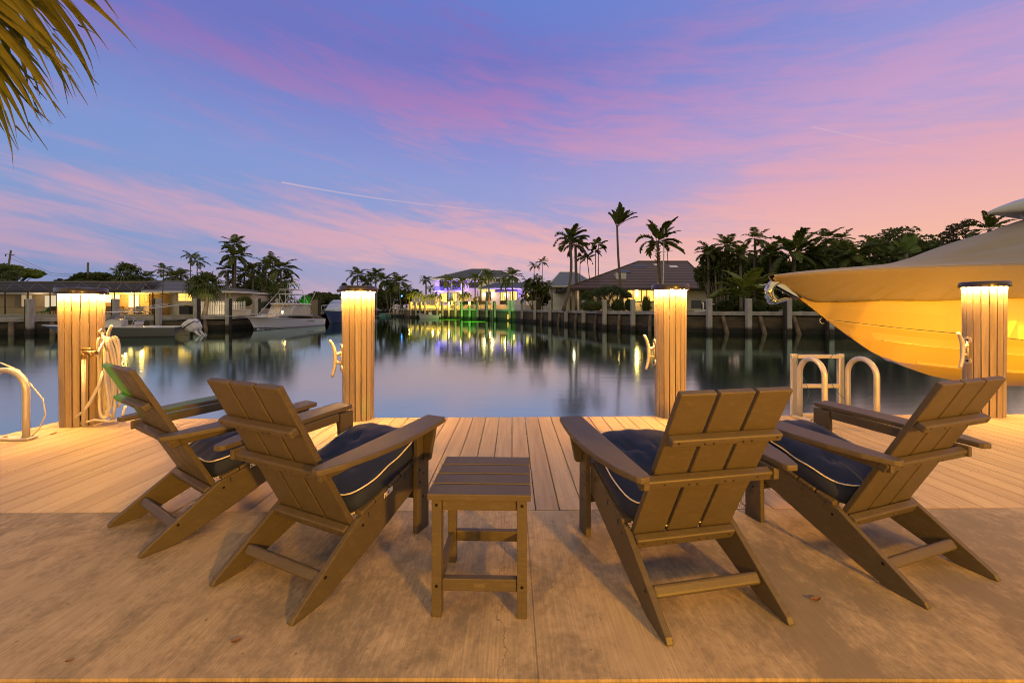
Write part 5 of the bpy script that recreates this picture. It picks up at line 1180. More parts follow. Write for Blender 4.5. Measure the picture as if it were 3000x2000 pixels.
tree(2330,2520,712,890,54,'dark tree mass behind the motorboat bow',zb=1.0,nc=60,n=150,ls=.34,dep=4,flat=.8)
palm(2500,752,44,'low drooping palm just above the motorboat cover',64,zb=1.0,nf=20,wind=(.3,0,0),nl=20)
tree(2510,2740,662,880,56,'great spreading tree with fine airy branches above the motorboat cover',zb=1.0,nc=70,n=130,ls=.30,dep=4,flat=.6,cr=.22)
tree(2700,2860,638,880,58,'airy leafed tree with sky gaps right of the travellers palm',zb=1.0,nc=56,n=110,ls=.30,dep=4,flat=.6,cr=.20,mat=L_brown)
palm(2898,672,52,'date palm with stiff upright fronds below the boat hardtop',58,zb=1.0,nf=18,wind=(.3,0,.2),nl=22,droop=1.1,ll=.2,kind='date')
tree(2820,3080,700,880,54,'dark tree at the right frame edge behind the motorboat cover',zb=1.0,nc=36,n=120,ls=.34,dep=3)
for u,v,r,Y,lb in ((2075,742,40,41,'shaggy palm crown at the left shoulder of the right bank trees'),(2128,722,44,42,'drooping palm crown topping the left end of the right bank trees'),(2168,748,42,40,'palm crown below the one sticking out of the tree mass'),(2258,742,50,46,'palm crown between the sticking out palm and the date palm'),(2385,752,56,43,'dark arching palm just left of the motorboat bow tip'),(2450,742,48,46,'dark palm crown right above the motorboat bow tip'),(2560,726,46,50,'palm crown left of the travellers palm'),(2605,758,54,45,'low arching palm against the motorboat cover, left of the travellers palm'),(2715,742,44,50,'low palm crown right of the travellers palm')):
    palm(u,v,Y,lb,r,zb=1.0,nf=18,wind=(.22,0,.08),nl=18,droop=1.7,mat=L_dark if u%2 else L_coco)
# travellers palm
Y=47; b_=Vector((xat(2655,Y),Y,1.0)); t=empty('travellers_palm',b_,0,'travellers palm with broad paddle leaves fanned above the motorboat cover','palm tree'); h=at(2655,742,Y)-b_
trunk_mesh((0,0,0),h,.22,.17,(0,0,0)).build('trunk',M_trunk,t); mb=MB(); rd=random.Random(5)
for i in range(22):
    a=-1.25+2.5*i/21+rd.uniform(-.08,.08); yy=rd.uniform(-.5,.5); d=Vector((math.sin(a),yy*.5,math.cos(a))).normalized(); L=rd.uniform(1.3,2.6); q=h+d*L*.35; mb.tube([h,q],[.05,.03],4)
    x=Vector((d.z,yy,-d.x)).normalized(); w_=rd.uniform(.22,.34); tip=q+d*L*.75+Vector((.25,0,-.15)); k=6
    rings=[]
    for j in range(k+1):
        f=j/k; c=q.lerp(tip,f)+Vector((0,0,.12*math.sin(PI*f))); ww=w_*math.sin(PI*(.12+.86*f))**.6*(1-.25*rd.random()); rings.append([tuple(c-x*ww),tuple(c+Vector((0,.05,0))),tuple(c+x*ww)])
    mb.loft(rings,closed=False,caps=False)
mb.build('crown',mat_leaf('paddle_leaf',(.15,.24,.05),(.22,.28,.08)),t,fixn=False)
# young coconut palm close to the wall
palm(2184,868,33.6,'young coconut palm with big arching fronds tinted as if lit yellow beside the seawall',92,zb=1.0,nf=16,wind=(.18,0,0),nl=26,mat=mat_leaf('lit_frond_tint',(.24,.29,.05),(.32,.32,.07)),tr=.16,droop=1.5,el=(.15,1.45),hang=.25,ll=.24,lw=.05)  # the light on this palm is put into its frond colour
for i,(a0,a1,v) in enumerate([(2055,2095,882),(2100,2150,880),(2196,2245,878),(2240,2290,882),(2300,2350,880),(2340,2400,878),(2400,2470,884)]):
    shrub(a0,a1,v,912,35.5+.4*i,['low dark shrub behind the boat lift boxes','low dark shrub left of the young coconut palm','low leafy shrub right of the young coconut palm','low leafy shrub behind the chrome anchor','low shrub right of the chrome anchor','glossy shrub at the motorboat stem','low shrub hidden partly by the motorboat hull'][i],n=500,ls=.15,zb=1.0,mat=L_dark)
# lift control boxes by the wall
Y=33.6; t=empty('boat_lift_motor',(xat(2050,Y),Y,1.04),0,'dark boxes and white pipework of a boat lift right of the third bollard','boat lift'); mb=MB(); mb.bb(-.55,.15,0,.4,.25,.95); mb.build('housing',pm('grey_box',(.05,.05,.055),.6),t,bevel=.02)
mb=MB(); mb.tube([(.25,-.1,0),(.25,-.1,.75)],.06,6); mb.tube([(.25,-.1,.1),(.9,-.1,.1),(.9,-.1,.6),(1.2,-.1,.6)],.05,6); mb.bb(-.5,.35,-.25,.0,.02,.1); mb.build('pipework',M_trimw,t); mb=MB(); mb.tube([(.42,0,0),(.42,0,.85)],.12,8); mb.build('pile_stub',M_tpile,t)

# ================================================================ boats
M_gel=pm('white_gelcoat',(.72,.72,.68),.22,spec=.5,coat=.3); M_gelg=pm('pale_green_gelcoat',(.84,.88,.84),.25,coat=.3); M_hullg=pm('dark_grey_gelcoat',(.10,.09,.095),.3,coat=.2); M_black=pm('black_gelcoat',(.018,.014,.013),.2,coat=.4); M_boot=pm('navy_boot_stripe',(.01,.03,.06),.3); M_tube=pm('white_tube',(.70,.70,.70),.3,.2)
M_clear=pm('clear_vinyl',(.50,.48,.45),.3,alpha=.8); M_vinyl=pm('seat_vinyl',(.60,.56,.48),.5); M_tarp=pm('tan_tarp',(.16,.13,.095),.85,var=.2); M_smoke=pm('smoked_glass',(.02,.03,.045),.08,spec=.8)
def hull(t,L,B,s0,s1,mat,boot=None,flare=.35,rake=.12,draft=-.35,tn=22,deckmat=None,deck_in=.0,mats=None):
    """local x: stern 0 -> bow L, z=0 waterline"""
    st=[]
    for i in range(tn+1):
        f=i/tn; hb=B/2*(1-max(0,(f-.30)/.70)**2.5)*(.94+.06*min(1,f/.3)); sh=s0+(s1-s0)*f**1.7
        xb=f*L; wl=max(0,1-((f-.25)/.70)**2.6) if f>.25 else 1
        hw_=B/2*.90*wl*(1-flare*f*.5); xk=f*L*(1-rake*f**3)
        ch=.10+.35*f**3*s1
        st.append([(xb,hb,sh),(xb-(xb-xk)*.45,hb*.55+hw_*.45,sh*.55+ch*.45),(xk+(xb-xk)*.15,max(hw_,.004),ch*.6),(xk,max(hw_*.94,.003),-.04),(xk,.002,draft*(1-f**4)-.05),(xk,-.002,draft*(1-f**4)-.05),(xk,-max(hw_*.94,.003),-.04),(xk+(xb-xk)*.15,-max(hw_,.004),ch*.6),(xb-(xb-xk)*.45,-(hb*.55+hw_*.45),sh*.55+ch*.45),(xb,-hb,sh)])
    mb=MB(); mb.loft(st,0,False,False,True); mb.poly([p for p in st[0]][::-1]); mb.build('hull',mat,t)
    mb=MB(); dk=[[(s[0][0],s[0][1]+.0,s[0][2]+.004),(s[0][0],0,s[0][2]+.03),(s[0][0],-s[0][1],s[0][2]+.004)] for s in st]; mb.loft(dk,0,False,False,True); mb.build('deck',deckmat or M_gel,t,fixn=False)
    for sg in (0,9):
        mb=MB(); mb.tube([s[sg] for s in st],.035,6); mb.build('rub_rail',mats or M_gel,t)
    if boot:
        mb=MB(); mb.loft([[(s[3][0],s[3][1]+.012,.015),(s[2][0]*.5+s[3][0]*.5,s[2][1]+.014,s[2][2]*.55+.02),(s[2][0]*.5+s[3][0]*.5,-s[2][1]-.014,s[2][2]*.55+.02),(s[3][0],-s[3][1]-.012,.015)] for s in st],0,True,True,True); mb.build('boot_stripe',boot,t)
    return st
def boat(name,p,d,label,cat='boat'):
    t=empty(name,(p[0],p[1],WZ),math.atan2(d[1],d[0]),label,cat); return t
# sportfishing boat
t=boat('sportfishing_boat',(-24.0,48.0),(0.01,-1),'white sportfishing boat with tuna tower moored at the left bank')
hull(t,12.1,3.5,.74,1.22,M_gelg,M_boot,rake=.10)
mb=MB(); mb.loft([[(x,-w_,.9*k+.82),(x,-w_*.93,1.18*k+.5),(x,-w_*.6,1.42*k+.32),(x,0,1.5*k+.30),(x,w_*.6,1.42*k+.32),(x,w_*.93,1.18*k+.5),(x,w_,.9*k+.82)] for x,w_,k in ((2.6,1.45,.50),(3.4,1.48,.56),(6,1.45,.62),(8,1.15,.58),(9.6,.7,.42),(10.6,.3,.22))],closed=False,caps=False); mb.build('foredeck_house',M_gel,t)
base=[(2.9,1.30,1.12),(7.6,1.0,1.22)]; 
mb=MB()
for s in (-1,1):
    mb.poly([(2.9,s*1.30,1.15),(6.9,s*1.22,1.20),(6.2,s*1.12,2.36),(3.1,s*1.18,2.36)])
mb.poly([(6.9,-1.22,1.2),(8.1,-.45,1.3),(6.7,-.4,2.36),(6.2,-1.12,2.36)]); mb.poly([(6.9,1.22,1.2),(8.1,.45,1.3),(6.7,.4,2.36),(6.2,1.12,2.36)]); mb.poly([(8.1,-.45,1.3),(8.1,.45,1.3),(6.7,.4,2.36),(6.7,-.4,2.36)])
mb.build('windshield',M_clear,t,fixn=False)
for s in (-1,1):
    for a,b_ in (((6.9,s*1.22,1.2),(6.2,s*1.12,2.36)),((8.1,s*.45,1.3),(6.7,s*.4,2.36)),((4.9,s*1.27,1.18),(4.6,s*1.16,2.36)),((2.9,s*1.3,1.15),(3.1,s*1.18,2.36))): mb=MB(); mb.tube([a,b_],.035,5); mb.build('window_post',M_tube,t)
mb=MB(); mb.loft([[(x,-w_,2.38),(x,-w_*.95,2.52),(x,w_*.95,2.52),(x,w_,2.38)] for x,w_ in ((2.7,1.25),(3.2,1.35),(6.2,1.3),(7.1,.8),(7.35,.3))],sm=False); mb.build('hardtop',M_gel,t,bevel=.03)
mb=MB(); mb.bb(3.3,5.6,-.8,.8,3.46,3.54); mb.build('upper_bridge_top',M_gel,t,bevel=.03); mb=MB(); mb.loft([[(x,-w_,4.02),(x,0,4.16),(x,w_,4.02)] for x,w_ in ((3.6,.45),(4.8,.7),(5.6,.4))],closed=False,caps=False); mb.bb(3.4,5.7,-.7,.7,3.96,4.02); mb.build('tower_platform',M_gel,t)
mb=MB(); mb.bb(3.6,4.4,-.5,.5,4.62,4.68); mb.lathe([(.02,4.69),(.28,4.75),(.02,4.86)],(4.1,0,0),10); mb.build('tower_sunshade',M_gel,t)
for s in (-1,1):
    for k,a in enumerate((((9.3,s*1.0,.95),(5.5,s*.62,3.95)),((2.3,s*1.42,.85),(3.6,s*.66,4.0)),((2.5,s*1.40,.85),(5.6,s*.72,3.5)),((3.4,s*.8,2.5),(3.3,s*.8,3.5)),((5.2,s*.9,2.5),(5.4,s*.8,3.5)),((3.8,s*.45,4.0),(3.7,s*.45,4.62)),((3.2,s*1.35,2.5),(2.6,s*1.75,4.0)))): mb=MB(); mb.tube([a[0],a[1]],.028,5); mb.build('tower_leg' if k<6 else 'outrigger',M_tube,t)
mb=MB(); mb.loft([[(2.75,-1.45,.9),(2.75,-1.0,1.75),(2.75,1.0,1.75),(2.75,1.45,.9)],[(1.5,-1.55,.85),(1.5,-.9,1.35),(1.5,.9,1.35),(1.5,1.55,.85)],[(.1,-1.6,.82),(.1,-.6,.92),(.1,.6,.92),(.1,1.6,.82)]],sm=True); mb.build('cockpit_cover',M_tarp,t)
mb=MB(); mb.lathe([(.02,0),(.09,.02),(.10,.30),(.02,.34)],(5.2,-.6,1.4),8); mb.build('cabin_lamp',M_lamp,t); plamp((-24.3,42.8,1.0),30,(1,.5,.15),.1,'cabin_light')
mb=MB(); mb.bb(3.0,4.6,1.735,1.76,.56,.60); mb.build('vent_slot',M_smoke,t)
mb=MB()
for s in (-1,1): mb.tube([(8.0,s*1.30,1.05),(8.0,s*1.30,1.35),(10.2,s*.85,1.45),(12.0,0,1.5)],.02,5)
mb.build('bow_rail',M_tube,t)
mb=MB(); mb.tube([(11.6,0,1.2),(12.6,-3.4,1.35)],.02,4); mb.build('bow_line',M_tube,t)
# grey skiff with t-top
d=Vector((-.96,-.28,0)); t=boat('centre_console_boat',(-23.3,28.3),d,'dark grey centre console boat with t-top and white outboard at the left bank')
hull(t,7.7,2.3,.64,.82,M_hullg,M_black,rake=.12)
mb=MB(); mb.loft([[(x,-w_,z0),(x,-w_*.8,z1),(x,w_*.8,z1),(x,w_,z0)] for x,w_,z0,z1 in ((3.3,.42,.5,1.15),(3.9,.45,.5,1.22),(4.5,.36,.5,.95),(4.8,.28,.5,.7))],sm=False); mb.build('console',M_gel,t,bevel=.03)
mb=MB(); mb.poly([(4.1,-.36,1.2),(4.1,.36,1.2),(3.75,.33,1.58),(3.75,-.33,1.58)]); mb.build('windscreen',M_clear,t,fixn=False)
mb=MB(); mb.bb(2.5,3.0,-.45,.45,.62,.80); mb.bb(2.46,2.56,-.45,.45,.80,1.05); mb.build('leaning_post',M_vinyl,t,bevel=.03); mb=MB(); mb.lathe([(.2,.5),(.18,.62)],(2.75,0,0),8); mb.bb(1.5,2.0,-.4,.4,.5,.75); mb.build('cooler_seat',M_gel,t,bevel=.03)
for s in (-1,1):
    for a,b_ in (((3.3,s*.50,.5),(2.9,s*.6,1.66)),((4.6,s*.48,.5),(3.9,s*.6,1.66))): mb=MB(); mb.tube([a,b_],.03,6); mb.build('top_leg',M_tube,t)
mb=MB(); mb.loft([[(x,-w_,1.66),(x,-w_*.94,1.72),(x,w_*.94,1.72),(x,w_,1.66)] for x,w_ in ((2.2,.75),(2.5,.95),(4.3,.95),(4.8,.6))],sm=False); mb.build('t_top',M_gel,t,bevel=.02)
for s in (-1,1):
    mb=MB(); mb.tube([(3.4,s*.9,1.76),(.3,s*1.1,2.28)],.018,4); mb.tube([(3.3,s*.7,1.76),(.5,s*.8,2.18)],.014,4); mb.build('outrigger',M_tube,t)
for i,y in enumerate((-.33,.33)):
    mb=MB(); rt_=Matrix.Rotation(R(38),3,'Y'); rings=[]
    for z,w_,l in ((-.44,.13,.17),(-.30,.23,.34),(.12,.28,.47),(.36,.25,.42),(.46,.12,.24)): rings.append([Vector((-.62,y,.68))+rt_@Vector((l*math.cos(a),w_*math.sin(a),z)) for a in [PI/4-.35,PI/4+.35,3*PI/4-.35,3*PI/4+.35,5*PI/4-.35,5*PI/4+.35,7*PI/4-.35,7*PI/4+.35]])
    mb.loft(rings,sm=False); o_=mb.build('outboard_cowling',M_gel,t,bevel=.03); mb=MB(); mb.loft([[Vector((-.62,y,.68))+rt_@Vector((.485*math.cos(a)*.98,.292*math.sin(a),z)) for a in [PI/4-.35,PI/4+.35,3*PI/4-.35,3*PI/4+.35,5*PI/4-.35,5*PI/4+.35,7*PI/4-.35,7*PI/4+.35]] for z in (.08,.15)],sm=False); mb.build('cowling_stripe',M_black,o_)
    mb=MB(); q0=Vector((-.62,y,.68))+rt_@Vector((0,0,-.3)); q1=Vector((-.62,y,.68))+rt_@Vector((0,0,-.95)); mb.tube([q0,q1],[.13,.07],8); mb.tube([q1+rt_@Vector((-.12,0,.02)),q1+rt_@Vector((.25,0,.02))],[.09,.03],8); mb.build('outboard_leg',M_gel,o_)
    mb=MB(); 
    for k in range(3): a=k*2.1; mb.box(q1+rt_@Vector((-.15,.1*math.cos(a),.1*math.sin(a)+.02)),(.03,.12,.05),rt_@Matrix.Rotation(a,3,'X'))
    mb.build('propeller',M_alu,o_)
# black yacht
t=boat('motor_yacht',(-25.6,68.0),(.05,-1),'black hulled motor yacht with pale sleek cabin, half behind the second bollard')
hull(t,15.5,4.4,1.35,1.75,M_black,None,rake=.14)
mb=MB(); mb.loft([[(x,-w_,z0),(x,-w_*.94,z0+(z1-z0)*.6),(x,-w_*.7,z1),(x,w_*.7,z1),(x,w_*.94,z0+(z1-z0)*.6),(x,w_,z0)] for x,w_,z0,z1 in ((1,1.9,1.3,2.9),(4,2.0,1.3,3.3),(8.5,1.9,1.35,3.3),(10.2,1.7,1.4,2.8),(11.8,1.3,1.5,2.1),(13.2,.8,1.6,1.85))]); mb.build('superstructure',pm('pale_blue_gelcoat',(.50,.56,.62),.2,coat=.4),t)
mb=MB(); mb.loft([[(8.6,-1.78,2.55),(8.6,-1.5,3.12),(8.6,1.5,3.12),(8.6,1.78,2.55)],[(10.25,-1.55,2.25),(10.0,-1.3,2.9),(10.0,1.3,2.9),(10.25,1.55,2.25)]]); mb.build('windscreen',M_smoke,t)
for s in (-1,1): mb=MB(); mb.poly([(2.5,s*1.97,2.3),(8.4,s*1.93,2.3),(8.2,s*1.80,2.75),(3.0,s*1.85,2.75)]); mb.build('side_window',M_smoke,t,fixn=False)
mb=MB()
for s in (-1,1):
    mb.tube([(9,s*2.0,2.35),(12.5,s*1.45,2.4),(15.3,0,2.45)],.03,5)
    for x,y in ((9,2.0),(10.8,1.75),(12.5,1.45),(14,.8)): mb.tube([(x,s*y,1.5),(x,s*y,2.38)],.02,4)
mb.build('bow_rail',M_tube,t)
mb=MB(); mb.lathe([(.05,3.3),(.42,3.4),(.45,3.75),(.2,4.0),(.02,4.05)],(5,.4,0),12); mb.build('radar_dome',M_black,t); mb=MB(); mb.tube([(4.2,-.6,3.2),(4.2,-.6,5.2)],.03,5); mb.build('antenna',M_tube,t)
# privacy panel and dark pile behind the fishing boat
Y=52; t=empty('privacy_panel',(xat(908,Y),Y,.55),0,'tan board privacy panel behind the stern of the fishing boat','fence panel'); mb=MB(); wd=(933-908)*Y/F; mb.prism([(0,0,-.2),(wd,0,-.2),(wd,0,zat(877,Y)-.55),(wd*.6,0,zat(877,Y)-.6),(0,0,zat(882,Y)-.55)],[(0,.06,-.2),(wd,.06,-.2),(wd,.06,zat(877,Y)-.55),(wd*.6,.06,zat(877,Y)-.6),(0,.06,zat(882,Y)-.55)]); mb.build('boards',pm('tan_boards',(.26,.21,.15),.8,var=.3,vs=6,stretch=(6,1,.6)),t); mb=MB(); mb.bb(wd+.005,wd+.24,-.15,.1,-1.6,zat(877,Y)-.5); mb.build('pile',M_tpile,t)
# small centre console off the villa
t=boat('centre_console_boat',(-15.75,86.2),(-1,-.2),'small white centre console boat with canopy and blue outboards off the villa')
hull(t,4.7,1.9,.62,1.05,M_gel,None,rake=.16)
mb=MB(); mb.bb(1.5,2.2,-.35,.35,.7,1.35); mb.build('console',M_gel,t,bevel=.04); mb=MB(); mb.poly([(2.9,-.7,.85),(2.9,.7,.85),(2.3,.6,1.6),(2.3,-.6,1.6)]); mb.build('windscreen',M_clear,t,fixn=False)
mb=MB(); mb.bb(.3,3.0,-.8,.8,1.98,2.06); mb.build('canopy',M_trimw,t,bevel=.03)
for x in (.6,2.6):
    for s in (-1,1): mb=MB(); mb.tube([(x+(.5 if x>1 else 0),s*.75,.7),(x,s*.75,1.98)],.03,5); mb.build('canopy_leg',M_tube,t)
for y in (-.5,.0,.5):
    mb=MB(); mb.lathe([(.05,.1),(.2,.15),(.27,.6),(.22,.95),(.05,1.02)],(-.35,y,.0),10,sx=1.3); o_=mb.build('outboard_cowling',pm('blue_cowling',(.04,.08,.14),.3,coat=.4) if y<.4 else M_gel,t); mb=MB(); mb.tube([(-.35,y,.15),(-.4,y,-.5)],[.1,.06],6); mb.build('outboard_leg',M_black,o_)
# jet ski on a float
t=boat('jet_ski',(xat(1130,118)+1.7,118),(-1,-.05),'small pale jet ski resting on a float beside the far dock','jet ski')
mb=MB(); mb.loft([[(x,-w_,.25),(x,-w_*.8,.25+h_),(x,w_*.8,.25+h_),(x,w_,.25),(x,0,.02)] for x,w_,h_ in ((0,.5,.3),(1.2,.6,.45),(2.6,.5,.5),(3.6,.1,.3))]); mb.build('hull',pm('jetski_teal',(.10,.34,.34),.3),t); mb=MB(); mb.bb(.3,1.6,-.2,.2,.72,1.0); mb.build('seat',M_black,t,bevel=.06); mb=MB(); mb.tube([(1.9,0,.8),(1.75,0,1.2)],.08,6); mb.tube([(1.75,-.35,1.2),(1.75,.35,1.2)],.03,5); mb.build('handlebar',M_black,t)
Y=118; mb=MB(); mb.bb(-2.5,2.5,-1.4,1.4,-.15,.12); o_=mb.build('jet_ski_float',M_capc); o_.location=(xat(1125,Y),Y,WZ); tag(o_,'pale floating pad under the jet ski','float')
Y=104; t=empty('floating_dock',(xat(1165,Y),Y,WZ),0,'low grey floating dock with white frames at the canal bend','dock'); mb=MB(); mb.bb(-2.8,2.6,-1,1.5,.75,.95); mb.build('dock_deck_boards',pm('grey_boards',(.22,.19,.16),.8),t)
for x in (-2.5,-.5,1.5): mb=MB(); mb.tube([(x,-.9,-1),(x,-.9,1.0)],.12,6); mb.build('pile',M_tpile,t)
for x in (-1.9,-.9,.4,1.6): mb=MB(); mb.tube([(x,-.8,.96),(x+.25,-.8,2.3),(x+1.0,-.6,2.2),(x+.5,-.8,.96)],.05,5); mb.build('frame',M_tube,t)
mb=MB(); mb.prism([(1.5,-.5,.95),(1.7,-.5,.95),(3.2,-.5,2.5),(3.0,-.5,2.5)],[(1.5,.6,.95),(1.7,.6,.95),(3.2,.6,2.5),(3.0,.6,2.5)]); mb.build('gangway',M_tube,t)
for i,u in enumerate((1154,1164)):
    Yp=107; mb=MB(); mb.bb(-.22,.22,-.22,.22,0,3.9); o_=mb.build('dock_piling',M_pile); o_.location=(xat(u,Yp),Yp,WZ-.6+0); tag(o_,'short white dock piling at the canal bend, '+('left of the pair' if i==0 else 'right of the pair'),'piling','short pilings at the canal bend')
t=empty('slim_mast',(xat(1104,113),113,-.66),0,'thin white mast standing before the far palms','mast'); mb=MB(); mb.tube([(0,0,0),(0,0,9.6)],.07,6); mb.build('pole',M_tube,t)
mb=MB(); mb.lathe([(.01,-.22),(.22,0),(.01,.22)],n=8); o_=mb.build('blue_lamp',em('blue_lamp_glow',(.05,.25,1),14)); o_.location=at(1177,867,106); tag(o_,'small vivid blue lamp among the far palms','lamp')
# green underwater lights and the wall they wash
for i,(u,v,L) in enumerate(((1320,936,3.6),(1390,942,3.6))):
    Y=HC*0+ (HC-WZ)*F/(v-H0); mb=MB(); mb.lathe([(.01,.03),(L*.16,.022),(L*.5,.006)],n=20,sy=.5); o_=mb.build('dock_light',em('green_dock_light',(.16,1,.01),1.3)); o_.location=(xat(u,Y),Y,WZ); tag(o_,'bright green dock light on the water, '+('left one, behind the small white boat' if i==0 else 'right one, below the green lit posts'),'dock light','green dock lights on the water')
    q_=Vector((xat(u,Y)+.5*i,Y+1.2,WZ+.25)); slamp(q_,q_+Vector((2.2,5,1.0)),1000,(.10,1,.01),125,'green_dock_glow')
# amber lamp on the wall
mb=MB(); mb.bb(-.3,.3,-.05,.05,-.4,.4); o_=mb.build('amber_reflector',em('amber_glow',(1,.45,.05),1.3)); p,dd=hit(RW,1488); o_.location=(p.x+.2,p.y-.25,.0); tag(o_,'small amber lit box low on the seawall left of the balustrade','lamp')

# ================================================================ covered motorboat on its lift
YC=7.6
def lerpt(tab,x):
    if x<=tab[0][0]: return tab[0][1]
    for (a,b_),(c,d_) in zip(tab,tab[1:]):
        if x<=c: q=(x-a)/(c-a); return b_+(d_-b_)*q
    return tab[-1][1]
def smt(tab,x,e_=.12): return (lerpt(tab,x-e_)+lerpt(tab,x)*2+lerpt(tab,x+e_))/4
zk=[(4.96,1.80),(5.48,1.383),(5.96,1.0),(6.40,.68),(6.83,.378),(7.38,.132),(7.93,-.062),(8.48,-.173),(9.4,-.257),(10.5,-.29),(15,-.29)]
bG=[(4.94,.02),(5.02,.16),(5.2,.34),(5.55,.60),(6.0,.85),(6.5,1.06),(7.2,1.27),(8.0,1.40),(9.0,1.47),(15,1.47)]
zG=[(4.94,1.815),(5.55,1.84),(6.4,1.868),(8,1.888),(15,1.90)]
b1=[(5.93,.004),(6.3,.22),(6.9,.52),(7.6,.86),(8.4,1.13),(9.5,1.28),(15,1.30)]; z1=[(5.96,1.0),(6.9,.86),(8.3,.70),(9.0,.64),(11,.55),(15,.5)]
b2=[(6.32,.004),(6.8,.22),(7.5,.55),(8.4,.84),(9.5,.98),(15,1.0)]; z2=[(6.35,.70),(7.3,.56),(8.4,.45),(10,.33),(15,.28)]
b3=[(6.95,.004),(7.5,.22),(8.3,.50),(9.5,.62),(15,.64)]; z3=[(7.0,.27),(7.8,.18),(8.5,.13),(10,.06),(15,.03)]
t=empty('covered_motorboat',(4.94,YC,WZ),0,'large white motorboat under a tan canvas cover, raised beside the deck','boat')
o=Vector((4.94,YC,WZ))
M_hull_tint=pm('lamp_tinted_gelcoat',(.80,.60,.26),.25,coat=.15,spec=.4)  # amber of the lamplight is put into the pale hull's base colour
st=[]; NS=84
for i in range(NS+1):
    x=4.96+(15-4.96)*(i/NS)**1.5; k=smt(zk,x)
    zs_=smt(zG,x); row=[]
    G_=(max(.012,smt(bG,x)),zs_)
    def pt(bt,zt_,x0): 
        if x<x0: return (.004,k)
        return (max(.004,lerpt(bt,x)),max(k,lerpt(zt_,x)))
    P1,P2,P3=pt(b1,z1,5.96),pt(b2,z2,6.35),pt(b3,z3,7.0)
    ks=P1[1] if x>=5.96 else k
    row=[G_]
    for f in (.25,.5,.75): row.append((G_[0]*(1-f)**.85*1.0+P1[0]*(1-(1-f)**.85),G_[1]*(1-f)+P1[1]*f))
    row.append(P1); row.append((P1[0]*.985 if x>5.96 else P1[0],P1[1]-(.022 if x>6.0 else 0)))
    row.append(((P1[0]+P2[0])/2,(P1[1]+P2[1])/2-.004)); row.append((P2[0]+(.045 if x>6.6 else 0),P2[1])); row.append((P2[0]+.005,P2[1]-(.040 if x>6.6 else 0)))
    row.append((P3[0]+(.045 if x>7.2 else 0),P3[1])); row.append((P3[0]+.005,P3[1]-(.040 if x>7.2 else 0))); row.append((.004,k))
    st.append([(x-o.x,-b_,z-o.z) for b_,z in row]+[(x-o.x,b_,z-o.z) for b_,z in row[::-1]])
mb=MB(); mb.loft(st,0,False,False,False); mb.poly(st[-1]); ho=mb.build('hull',M_hull_tint,t)
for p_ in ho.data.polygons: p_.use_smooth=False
# soft shading only within each strake
mb=MB(); pts=[Vector((st[i][4][0],st[i][4][1]-.004,st[i][4][2])) for i in range(NS+1) if st[i][4][0]+o.x>6.0]; mb.tube(pts,.0055,4,0,False); mb.build('pin_line',M_boot,t)
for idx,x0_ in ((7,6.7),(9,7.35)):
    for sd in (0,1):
        pts=[Vector(st[i][idx if not sd else len(st[i])-1-idx]) for i in range(NS+1) if st[i][4][0]+o.x>x0_]; mb=MB(); mb.loft([[p_+Vector((0,0,.012)),p_+Vector((0,(-.022 if not sd else .022),-.004)),p_+Vector((0,(-.020 if not sd else .020),-.020)),p_+Vector((0,0,-.024))] for p_ in pts],sm=False); mb.build('spray_rail',M_hull_tint,t)
# canvas: skirt and top in one draped cloth
M_canvas=None
def mat_canvas():
    m=bpy.data.materials.new('tan_canvas'); m.use_nodes=True; n=NT(m.node_tree); b=n.n['Principled BSDF']; P=n.add('ShaderNodeTexCoord').outputs['Object']
    n.l.new(n.mix(n.noise(P,1.2,4,.6),(.34,.28,.20,1),(.27,.22,.155,1)),b.inputs['Base Color']); b.inputs['Roughness'].default_value=.8; b.inputs['Sheen Weight'].default_value=.15
    n.l.new(n.bump(n.noise(P,420,2,.5),.15,.002),b.inputs['Normal']); return m
M_canvas=mat_canvas()
ridge=[(4.94,1.835),(5.3,1.89),(5.8,1.94),(6.6,2.00),(7.38,2.07),(7.93,2.24),(8.48,2.44),(9.1,2.66),(9.72,2.90),(10.5,3.1),(15,3.2)]
zsk=[(4.94,1.76),(5.15,1.62),(5.45,1.42),(5.62,1.34),(6.2,1.325),(7,1.345),(8,1.365),(15,1.38)]
rows=[]; NX=190
for i in range(NX+1):
    x=4.925+(15-4.925)*(i/NX)**1.35; g_=max(.02,smt(bG,x))+.022; zg=smt(zG,x)+.006; zb_=smt(zsk,x,.06); zr=smt(ridge,x,.2)
    r=[]
    def fold(x,f): return (.020*math.sin(x*9+2.2*f+1.3*math.sin(x*2.3))+.016*math.sin(x*21-3.0*f+math.sin(x*3))+.010*math.sin(x*37+5*f))
    P1b=smt(b1,x) if x>5.96 else .004
    for j in range(11):
        f=j/10; z=zb_+(zg-.035-zb_)*f; zp=max(smt(zk,x),lerpt(z1,x)) if x>5.96 else smt(zk,x); fh=min(1,max(0,(zg-z)/max(.02,zg-zp))); hullb=(g_-.022)*(1-fh)**.85+P1b*(1-(1-fh)**.85)+.03
        amp=(1-f)**.8*min(1,(x-4.9)/1.0)
        r.append((max(.012,hullb+.014+fold(x+.35*(1-f),f)*amp*1.0),z+(.012*math.sin(x*5+1)*(1-f))))
    r.append((g_+.010,zg-.008)); r.append((g_-.012,zg+.012))
    # shoulder strip then the slack top rising to the ridge
    for j in range(1,15):
        f=j/14; y=(g_-.012)*(1-f); sag=(1-f)**1.55
        z=zr+(zg+.014-zr)*sag
        wv=min(1,max(0,(x-6.4)/1.8))*math.sin(PI*min(1,f*1.02))
        z+=wv*(.050*math.sin(f*17+ (x-7)*1.1)+.030*math.sin(f*31-(x)*1.7+1))
        r.append((y,z))
    rows.append([(x-o.x,-y,z-o.z) for y,z in r]+[(x-o.x,y,z-o.z) for y,z in r[-2::-1]])
